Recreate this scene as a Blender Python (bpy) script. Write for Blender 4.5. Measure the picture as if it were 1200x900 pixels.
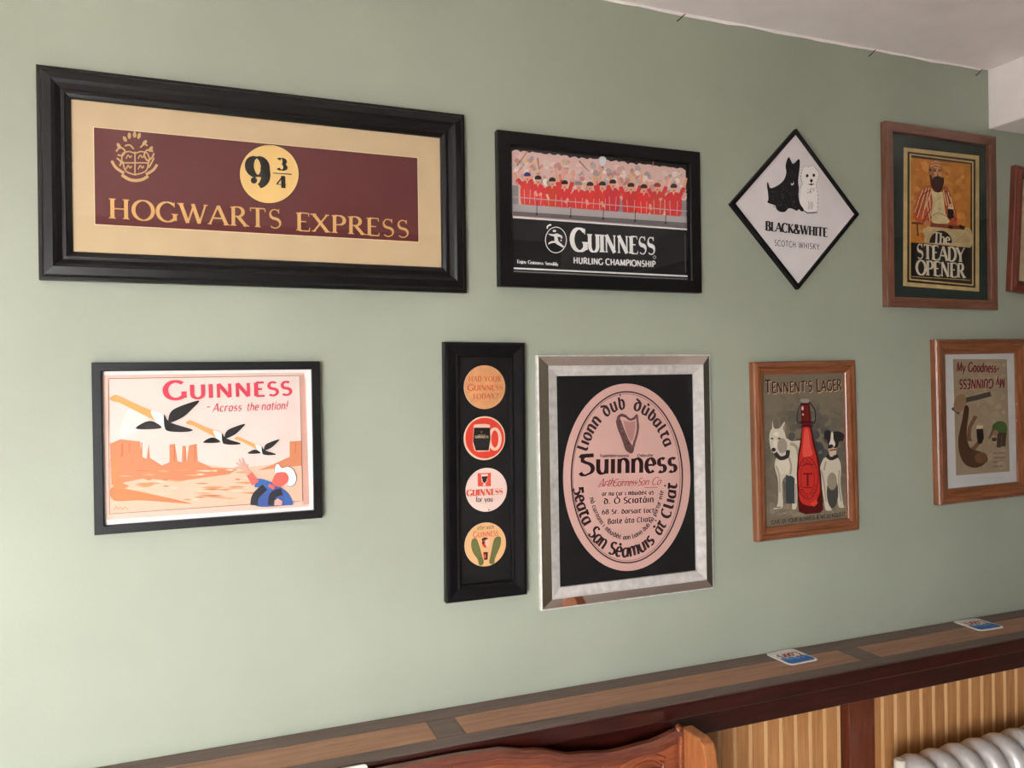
import bpy, bmesh, math, random
import numpy as np
from mathutils import Matrix, Vector

for o in list(bpy.data.objects):
    bpy.data.objects.remove(o, do_unlink=True)
SC = bpy.context.scene
COL = SC.collection
R = math.radians

# ------------------------------------------------------------------ camera
CAM = np.array([0.0, -1.65, 1.60])
YAW, PIT, ROL, FPX = R(21.5706), R(-0.0209), R(-0.80798), 926.02
FW = np.array([math.sin(YAW)*math.cos(PIT), math.cos(YAW)*math.cos(PIT), math.sin(PIT)])
_r = np.array([math.cos(YAW), -math.sin(YAW), 0.0]); _u = np.cross(_r, FW)
RT = _r*math.cos(ROL) + _u*math.sin(ROL)
UP = -_r*math.sin(ROL) + _u*math.cos(ROL)
cam_d = bpy.data.cameras.new('camera'); cam = bpy.data.objects.new('camera', cam_d); COL.objects.link(cam)
cam_d.sensor_width = 36.0; cam_d.lens = FPX/1200*36.0; cam_d.clip_start = 0.02
M4 = Matrix(((RT[0], UP[0], -FW[0], CAM[0]), (RT[1], UP[1], -FW[1], CAM[1]), (RT[2], UP[2], -FW[2], CAM[2]), (0, 0, 0, 1)))
cam.matrix_world = M4
SC.camera = cam

# ------------------------------------------------------------------ world, daylight, exposure
world = bpy.data.worlds.new('sky'); SC.world = world; world.use_nodes = True
bg = world.node_tree.nodes['Background']; bg.inputs[0].default_value = (0.96, 0.98, 1.0, 1); bg.inputs[1].default_value = 42.0   # bright overcast sky
SC.view_settings.view_transform = 'Standard'; SC.view_settings.look = 'None'
SC.view_settings.gamma = 1.0; SC.view_settings.use_curve_mapping = False
SC.view_settings.exposure = 0.0
def area_light(name, loc, rot, sx, sy, power, colr):
    d = bpy.data.lights.new(name, 'AREA'); d.shape = 'RECTANGLE'; d.size = sx; d.size_y = sy
    d.energy = power; d.color = colr
    o = bpy.data.objects.new(name, d); COL.objects.link(o); o.location = loc; o.rotation_euler = rot
    return o
# daylight falling in through the window behind the photographer
portal = area_light('window_portal', (-1.52, -3.13, 1.20), (R(90), 0, 0), 1.44, 1.44, 1.0, (1, 1, 1))
portal.data.cycles.is_portal = True   # guides sky light through the window opening, gives off none itself
SC.cycles.max_bounces = 8; SC.cycles.diffuse_bounces = 5; SC.cycles.sample_clamp_indirect = 30.0
SC.cycles.caustics_reflective = False; SC.cycles.caustics_refractive = False

# ------------------------------------------------------------------ pixel -> point on a wall plane (photo measured as 1200x900)
def ray(px, py): return FW + RT*(px-600)/FPX + UP*(450-py)/FPX
def on_y(px, py, y):
    d = ray(px, py); return CAM + d*((y-CAM[1])/d[1])
def on_z(px, py, z):
    d = ray(px, py); return CAM + d*((z-CAM[2])/d[2])

# ------------------------------------------------------------------ materials
def lin(c):
    return tuple(((v/255)/12.92 if v/255 <= 0.04045 else ((v/255+0.055)/1.055)**2.4) for v in c)
class NT:
    def __init__(s, name):
        s.m = bpy.data.materials.new(name); s.m.use_nodes = True; s.t = s.m.node_tree
        s.b = s.t.nodes['Principled BSDF']
    def n(s, kind, **kw):
        nd = s.t.nodes.new(kind)
        for k, v in kw.items():
            if k in nd.inputs: nd.inputs[k].default_value = v
            else: setattr(nd, k, v)
        return nd
    def l(s, a, b): s.t.links.new(a, b)
def ramp(nt, fac, stops):
    r = nt.n('ShaderNodeValToRGB'); e = r.color_ramp.elements
    while len(e) < len(stops): e.new(0.5)
    for k, (p, c) in enumerate(stops): e[k].position = p; e[k].color = (*lin(c), 1)
    nt.l(fac, r.inputs[0]); return r.outputs[0]
def mat_plain(name, c, rough=0.5, metal=0.0, bump=0.0, bscale=200.0, var=0.06, vscale=6.0, spec=0.5, coat=0.0):
    nt = NT(name); b = nt.b
    tc = nt.n('ShaderNodeTexCoord')
    nz = nt.n('ShaderNodeTexNoise', Scale=vscale, Detail=4.0); nt.l(tc.outputs['Object'], nz.inputs['Vector'])
    lo = tuple(v*(1-var) for v in c); hi = tuple(min(255, v*(1+var)) for v in c)
    nt.l(ramp(nt, nz.outputs['Fac'], [(0.3, lo), (0.7, hi)]), b.inputs['Base Color'])
    b.inputs['Roughness'].default_value = rough; b.inputs['Metallic'].default_value = metal
    b.inputs['Specular IOR Level'].default_value = spec; b.inputs['Coat Weight'].default_value = coat
    b.inputs['Coat Roughness'].default_value = 0.15
    if bump:
        n2 = nt.n('ShaderNodeTexNoise', Scale=bscale, Detail=3.0); nt.l(tc.outputs['Object'], n2.inputs['Vector'])
        bp = nt.n('ShaderNodeBump', Strength=bump, Distance=0.002); nt.l(n2.outputs['Fac'], bp.inputs['Height'])
        nt.l(bp.outputs[0], b.inputs['Normal'])
    return nt.m
def mat_wood(name, dark, mid, light, rough=0.35, scale=9.0, stretch=(1, 14, 14), coat=0.3, bump=0.08, axis=0):
    nt = NT(name); b = nt.b
    tc = nt.n('ShaderNodeTexCoord'); mp = nt.n('ShaderNodeMapping')
    st = list(stretch); st[0], st[axis] = st[axis], st[0]
    mp.inputs['Scale'].default_value = st; nt.l(tc.outputs['Object'], mp.inputs['Vector'])
    oi = nt.n('ShaderNodeObjectInfo'); ad = nt.n('ShaderNodeVectorMath', operation='ADD')
    sc = nt.n('ShaderNodeVectorMath', operation='SCALE'); cb = nt.n('ShaderNodeCombineXYZ')
    nt.l(oi.outputs['Random'], cb.inputs[0]); nt.l(oi.outputs['Random'], cb.inputs[1]); nt.l(cb.outputs[0], sc.inputs[0]); sc.inputs['Scale'].default_value = 37.0
    nt.l(mp.outputs[0], ad.inputs[0]); nt.l(sc.outputs[0], ad.inputs[1])
    nz = nt.n('ShaderNodeTexNoise', Scale=scale, Detail=6.0, Roughness=0.6, Distortion=0.6); nt.l(ad.outputs[0], nz.inputs['Vector'])
    nt.l(ramp(nt, nz.outputs['Fac'], [(0.28, dark), (0.5, mid), (0.74, light)]), b.inputs['Base Color'])
    b.inputs['Roughness'].default_value = rough; b.inputs['Coat Weight'].default_value = coat; b.inputs['Coat Roughness'].default_value = 0.2
    bp = nt.n('ShaderNodeBump', Strength=bump, Distance=0.002); nt.l(nz.outputs['Fac'], bp.inputs['Height']); nt.l(bp.outputs[0], b.inputs['Normal'])
    return nt.m
def mat_print(name, rough=0.55, mottle=0.05, grain=18.0):
    nt = NT(name); b = nt.b
    at_ = nt.n('ShaderNodeVertexColor'); at_.layer_name = 'Col'
    tc = nt.n('ShaderNodeTexCoord')
    nz = nt.n('ShaderNodeTexNoise', Scale=grain, Detail=5.0); nt.l(tc.outputs['Object'], nz.inputs['Vector'])
    mr = nt.n('ShaderNodeMapRange'); mr.inputs['From Min'].default_value = 0.25; mr.inputs['From Max'].default_value = 0.75
    mr.inputs['To Min'].default_value = 1-mottle; mr.inputs['To Max'].default_value = 1+mottle*0.6
    nt.l(nz.outputs['Fac'], mr.inputs['Value'])
    mx = nt.n('ShaderNodeVectorMath', operation='SCALE'); nt.l(at_.outputs['Color'], mx.inputs[0]); nt.l(mr.outputs[0], mx.inputs['Scale'])
    nt.l(mx.outputs[0], b.inputs['Base Color']); b.inputs['Roughness'].default_value = rough
    b.inputs['Specular IOR Level'].default_value = 0.25
    return nt.m
def mat_glass(name, refl=1.0):
    nt = NT(name); t = nt.t
    for nd in list(t.nodes):
        if nd.type == 'BSDF_PRINCIPLED': t.nodes.remove(nd)
    out = [n for n in t.nodes if n.type == 'OUTPUT_MATERIAL'][0]
    tr = nt.n('ShaderNodeBsdfTransparent'); gl = nt.n('ShaderNodeBsdfGlossy', Roughness=0.02)
    lw = nt.n('ShaderNodeLayerWeight', Blend=0.5); pw = nt.n('ShaderNodeMath', operation='POWER'); pw.inputs[1].default_value = 4.0
    nt.l(lw.outputs['Facing'], pw.inputs[0])
    mu = nt.n('ShaderNodeMath', operation='MULTIPLY_ADD'); mu.inputs[1].default_value = 0.5*refl; mu.inputs[2].default_value = 0.022*refl
    nt.l(pw.outputs[0], mu.inputs[0])
    mx = nt.n('ShaderNodeMixShader'); nt.l(mu.outputs[0], mx.inputs[0]); nt.l(tr.outputs[0], mx.inputs[1]); nt.l(gl.outputs[0], mx.inputs[2])
    nt.l(mx.outputs[0], out.inputs['Surface'])
    return nt.m
MT = {
    'wall': mat_plain('sage_paint', (161, 167, 150), 0.6, bump=0.12, bscale=160, var=0.03, vscale=2.5, spec=0.3),
    'white_wall': mat_plain('cream_paint', (206, 202, 196), 0.7, var=0.02),
    'ceil': mat_plain('white_emulsion', (248, 241, 240), 0.8, bump=0.15, bscale=90, var=0.02),
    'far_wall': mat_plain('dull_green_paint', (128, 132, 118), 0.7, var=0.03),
    'paving': mat_plain('pale_paving', (172, 170, 168), 0.8, var=0.05),
    'floor': mat_wood('floor_boards', (200, 190, 182), (216, 206, 198), (226, 216, 208), 0.4),
    'black': mat_plain('black_lacquer', (11, 10, 12), 0.30, var=0.2, vscale=40, spec=0.4),
    'black_soft': mat_plain('black_satin', (12, 11, 13), 0.42, var=0.2, vscale=40, spec=0.3),
    'board_black': mat_plain('black_card', (18, 16, 18), 0.7, var=0.1, vscale=30, spec=0.3),
    'mirror': mat_plain('bevelled_mirror', (210, 200, 196), 0.06, metal=1.0, var=0.01),
    'silver': mat_plain('brushed_silver', (226, 216, 210), 0.38, metal=1.0, var=0.06, vscale=60),
    'oak': mat_wood('light_brown_wood', (92, 58, 44), (118, 76, 58), (138, 92, 72), 0.36),
    'pine': mat_wood('golden_pine', (104, 60, 36), (134, 80, 50), (158, 104, 70), 0.28),
    'mahog_frame': mat_wood('mahogany_frame', (84, 34, 22), (110, 48, 32), (130, 62, 42), 0.4),
    'mahogany': mat_wood('mahogany', (36, 11, 8), (52, 16, 11), (72, 24, 16), 0.30, coat=0.5),
    'shelf_dark': mat_wood('dark_stained_top', (92, 73, 66), (106, 85, 77), (120, 98, 89), 0.5, coat=0.08),
    'shelf_inlay': mat_wood('oak_veneer', (140, 98, 74), (166, 120, 93), (184, 138, 110), 0.5, scale=6.0, coat=0.08),
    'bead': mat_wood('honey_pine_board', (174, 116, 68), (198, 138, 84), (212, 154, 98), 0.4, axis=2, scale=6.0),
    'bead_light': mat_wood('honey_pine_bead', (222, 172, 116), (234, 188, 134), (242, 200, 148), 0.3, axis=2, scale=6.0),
    'leaf': mat_plain('silver_leaf', (240, 234, 230), 0.32, metal=0.45, var=0.06, vscale=60),
    'stile': mat_wood('red_brown_stile', (84, 36, 20), (108, 50, 28), (128, 64, 36), 0.5, axis=2),
    'bench': mat_wood('polished_bench', (104, 50, 28), (136, 70, 41), (160, 92, 58), 0.30, coat=0.5),
    'bench_dark': mat_wood('dark_bench_rail', (84, 44, 32), (108, 58, 43), (130, 76, 58), 0.36, coat=0.3),  # crest rail in a darker brown than the rest of the bench
    'bench_light': mat_wood('pale_bench_end', (142, 82, 44), (172, 106, 60), (192, 126, 76), 0.36, axis=2, coat=0.3),
    'rad': mat_plain('silver_radiator_paint', (214, 210, 206), 0.36, metal=0.35, var=0.07, vscale=25),
    'cream': mat_plain('cream_plastic', (226, 218, 200), 0.4, var=0.02),
    'white': mat_plain('white_card', (236, 232, 224), 0.5, var=0.01),
    'wire': mat_plain('dark_wire', (50, 44, 40), 0.5, metal=0.6),
    'glass': mat_glass('picture_glass', 0.9),
    'pane': mat_glass('window_pane', 0.6),
    'print': mat_print('printed_paper'),
    'print_old': mat_print('aged_printed_paper', mottle=0.2, grain=45.0),
}

# ------------------------------------------------------------------ object helpers
def link(o, parent=None):
    COL.objects.link(o)
    if parent is not None: o.parent = parent
    return o
def tag(o, label=None, cat=None, group=None, kind=None):
    if label: o['label'] = label
    if cat: o['category'] = cat
    if group: o['group'] = group
    if kind: o['kind'] = kind
    return o
def empty(name, loc=(0, 0, 0), rot=(0, 0, 0)):
    o = bpy.data.objects.new(name, None); o.empty_display_size = 0.05
    link(o); o.location = loc; o.rotation_euler = rot
    return o
class MB:
    def __init__(s): s.v = []; s.f = []; s.smooth = False
    def add(s, vs, fs):
        k = len(s.v); s.v += [tuple(map(float, v)) for v in vs]; s.f += [tuple(i+k for i in f) for f in fs]; return s
    def box(s, x0, x1, y0, y1, z0, z1):
        vs = [(x0, y0, z0), (x1, y0, z0), (x1, y1, z0), (x0, y1, z0), (x0, y0, z1), (x1, y0, z1), (x1, y1, z1), (x0, y1, z1)]
        return s.add(vs, [(0, 3, 2, 1), (4, 5, 6, 7), (0, 1, 5, 4), (1, 2, 6, 5), (2, 3, 7, 6), (3, 0, 4, 7)])
    def prism(s, pts, fn0, fn1):
        n = len(pts); vs = [fn0(p) for p in pts]+[fn1(p) for p in pts]
        return s.add(vs, [tuple(range(n)), tuple(range(2*n-1, n-1, -1))]+[(i, i+n, (i+1) % n+n, (i+1) % n) for i in range(n)])
    def tube(s, pts, r, n=8):
        pts = [Vector(p) for p in pts]; rs = r if isinstance(r, (list, tuple)) else [r]*len(pts)
        vs = []; ref = Vector((0.13, 0.31, 0.94))
        for i, p in enumerate(pts):
            d = (pts[min(i+1, len(pts)-1)]-pts[max(i-1, 0)]).normalized()
            a = d.cross(ref).normalized(); b = d.cross(a)
            vs += [p+(a*math.cos(2*math.pi*k/n)+b*math.sin(2*math.pi*k/n))*rs[i] for k in range(n)]
        fs = [(i*n+k, i*n+(k+1) % n, (i+1)*n+(k+1) % n, (i+1)*n+k) for i in range(len(pts)-1) for k in range(n)]
        fs += [tuple(range(n)), tuple(range(len(vs)-1, len(vs)-n-1, -1))]
        return s.add(vs, fs)
    def lathe(s, prof, c=(0, 0, 0), n=24):
        vs = [(c[0]+r*math.cos(2*math.pi*k/n), c[1]+r*math.sin(2*math.pi*k/n), c[2]+z) for r, z in prof for k in range(n)]
        m = len(prof)
        fs = [(i*n+k, i*n+(k+1) % n, (i+1)*n+(k+1) % n, (i+1)*n+k) for i in range(m-1) for k in range(n)]
        fs += [tuple(range(n-1, -1, -1)), tuple(range((m-1)*n, m*n))]
        return s.add(vs, fs)
    def build(s, name, mat, parent=None, smooth=False, bevel=0.0, fix=True):
        me = bpy.data.meshes.new(name); me.from_pydata(s.v, [], s.f); me.update()
        if fix:
            bm = bmesh.new(); bm.from_mesh(me); bmesh.ops.recalc_face_normals(bm, faces=bm.faces); bm.to_mesh(me); bm.free()
        me.materials.append(MT[mat] if isinstance(mat, str) else mat)
        if smooth: me.polygons.foreach_set('use_smooth', [True]*len(me.polygons))
        o = bpy.data.objects.new(name, me); link(o, parent)
        if bevel:
            b = o.modifiers.new('bevel', 'BEVEL'); b.width = bevel; b.segments = 2; b.limit_method = 'ANGLE'; b.angle_limit = R(40)
        return o
def instance(src, parent=None, loc=None, name=None):
    o = src.copy(); link(o, parent)
    if loc is not None: o.location = loc
    return o
def catmull(pts, closed=True, k=6):
    P = [np.array(p, float) for p in pts]; n = len(P); out = []
    rng = range(n) if closed else range(n-1)
    for i in rng:
        if closed: p0, p1, p2, p3 = P[i-1], P[i], P[(i+1) % n], P[(i+2) % n]
        else: p0, p1, p2, p3 = P[max(i-1, 0)], P[i], P[i+1], P[min(i+2, n-1)]
        for j in range(k):
            t = j/k
            out.append(tuple(0.5*((2*p1)+(-p0+p2)*t+(2*p0-5*p1+4*p2-p3)*t*t+(-p0+3*p1-3*p2+p3)*t**3)))
    if not closed: out.append(tuple(P[-1]))
    return out

# ------------------------------------------------------------------ the room
XL, XR, YB, ZC = -2.7, 4.2, -3.0, 2.506
def struct(o): o['kind'] = 'structure'; return o
struct(MB().box(XL-.1, XR+.1, 0, .12, 0, ZC).build('wall_back', 'wall'))
struct(MB().box(XR, XR+.12, YB, 0, 0, ZC).build('wall_right', 'far_wall'))
struct(MB().box(XL-.1, XR+.12, YB-.12, .12, -.1, 0).build('floor', 'floor'))
struct(MB().box(XL-.1, XR+.12, YB-.12, .12, ZC, ZC+.1).build('ceiling', 'ceil'))
# wall behind the photographer, with its window opening
wx0, wx1, wz0, wz1 = -2.24, -0.80, .48, 1.92
m = MB().box(XL, wx0, YB-.12, YB, 0, ZC).box(wx1, XR, YB-.12, YB, 0, ZC).box(wx0, wx1, YB-.12, YB, 0, wz0).box(wx0, wx1, YB-.12, YB, wz1, ZC)
struct(m.build('wall_front', 'far_wall'))
w1 = struct(empty('window_1', ((wx0+wx1)/2, YB, wz0)))
def win_frame(parent, bars):
    for b in bars: MB().box(*b).build('window_frame', 'white', parent)
win_frame(w1, [(-.72, .72, -.06, -.01, 0, .05), (-.72, .72, -.06, -.01, 1.39, 1.44), (-.72, -.67, -.06, -.01, .05, 1.39), (.67, .72, -.06, -.01, .05, 1.39), (-.02, .02, -.06, -.01, .05, 1.39)])
for a, b in ((-.67, -.02), (.02, .67)): MB().box(a, b, -.036, -.032, .05, 1.39).build('pane', 'pane', w1)
MB().box(-.79, .79, -.1, .06, -.04, 0).build('window_sill', 'white', w1)
struct(MB().box(-16, 16, -30, YB-.12, -.35, -.25).build('pavement', 'paving'))
struct(MB().box(XL-.12, XL, YB, 0, 0, ZC).build('wall_left', 'white_wall'))
# boxed-in beam under the ceiling at the right, and the white paint line where wall meets ceiling
struct(MB().box(2.176, 2.75, YB, 0, 2.331, ZC).build('ceiling_beam', 'ceil', bevel=.004))
random.seed(4)
m = MB(); xs = [XL+i*.05 for i in range(int((2.176-XL)/.05)+1)]
pz = [ZC-.004-random.random()*.004 for _ in xs]
for i in range(len(xs)-1):
    m.add([(xs[i], -.0015, pz[i]), (xs[i+1], -.0015, pz[i+1]), (xs[i+1], -.0015, ZC), (xs[i], -.0015, ZC), (xs[i], 0, pz[i]), (xs[i+1], 0, pz[i+1]), (xs[i+1], 0, ZC), (xs[i], 0, ZC)],
          [(0, 1, 2, 3), (0, 4, 5, 1)])
struct(m.build('trim_1', 'ceil', fix=False))

# ------------------------------------------------------------------ wainscot under the shelf: one board after another, two stiles
wain = struct(empty('wainscot', (0, 0, 0)))
PW = .0475
prof = [(0, .013), (.0015, .018), (.0355, .018), (.0362, .0140), (.0368, .0140), (.0374, .0195), (.0400, .0195), (.0407, .0145), (.0420, .0145), (.0427, .0195), (.0455, .0195), (.0462, .0140), (.0473, .013)]
def bead_board():
    m = MB(); pts = [(0, 0)]+prof+[(.0473, 0)]
    m.prism(pts, lambda p: (p[0], -p[1], .10), lambda p: (p[0], -p[1], .835))
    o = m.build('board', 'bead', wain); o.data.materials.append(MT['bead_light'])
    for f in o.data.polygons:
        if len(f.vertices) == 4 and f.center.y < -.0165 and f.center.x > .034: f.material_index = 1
    return o
b0 = bead_board(); k = 0
x = -2.66
while x < 4.15:
    if not (1.585-PW < x < 1.672):
        if k == 0: b0.location = (x, 0, 0)
        else: instance(b0, wain, (x, 0, 0))
        k += 1
    x += PW
    if 1.54 < x < 1.66: x = 1.6725
for sx in (1.583,):
    MB().box(sx, sx+.088, -.034, 0, .10, .835).build('stile', 'stile', wain, bevel=.003)
struct(MB().box(XL, XR, -.024, 0, 0, .10).build('baseboard_back', 'mahogany', bevel=.003))

# ------------------------------------------------------------------ the long shelf capping the wainscot
shelf = tag(empty('wall_shelf', (1.0, 0, .835)), 'long dark wooden wall shelf with lighter inlaid panels, running below the pictures', 'shelf')
def sh(name, mat, x0, x1, y0, y1, z0, z1, bev=.0015):
    o = MB().box(x0-1.0, x1-1.0, y0, y1, z0-.835, z1-.835).build(name, mat, shelf, bevel=bev); return o
ST = .8995
sh('back_strip', 'shelf_dark', -2.66, 4.15, -.052, -.0005, .876, ST)
sh('front_strip', 'shelf_dark', -2.66, 4.15, -.178, -.138, .876, ST)
gaps = [-1.66, -.60, .459, 1.556, 2.65, 3.70]
for g in gaps: sh('cross_strip', 'shelf_dark', g-.03, g+.03, -.138, -.052, .876, ST)
ends = [-2.66]+[v for g in gaps for v in (g-.03, g+.03)]+[4.15]
for i in range(0, len(ends), 2): sh('inlay_panel', 'shelf_inlay', ends[i]+.0006, ends[i+1]-.0006, -.1374, -.0526, .876, ST-.0006, .0006)
sh('under_board', 'mahogany', -2.66, 4.15, -.176, -.0005, .868, .8758)
sh('nosing', 'mahogany', -2.66, 4.15, -.1865, -.1784, .866, ST-.0008, .004)
sh('fascia', 'mahogany', -2.66, 4.15, -.166, -.142, .812, .8678, .003)
sh('backing', 'mahogany', -2.66, 4.15, -.141, -.0205, .838, .8678, 0)

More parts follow.
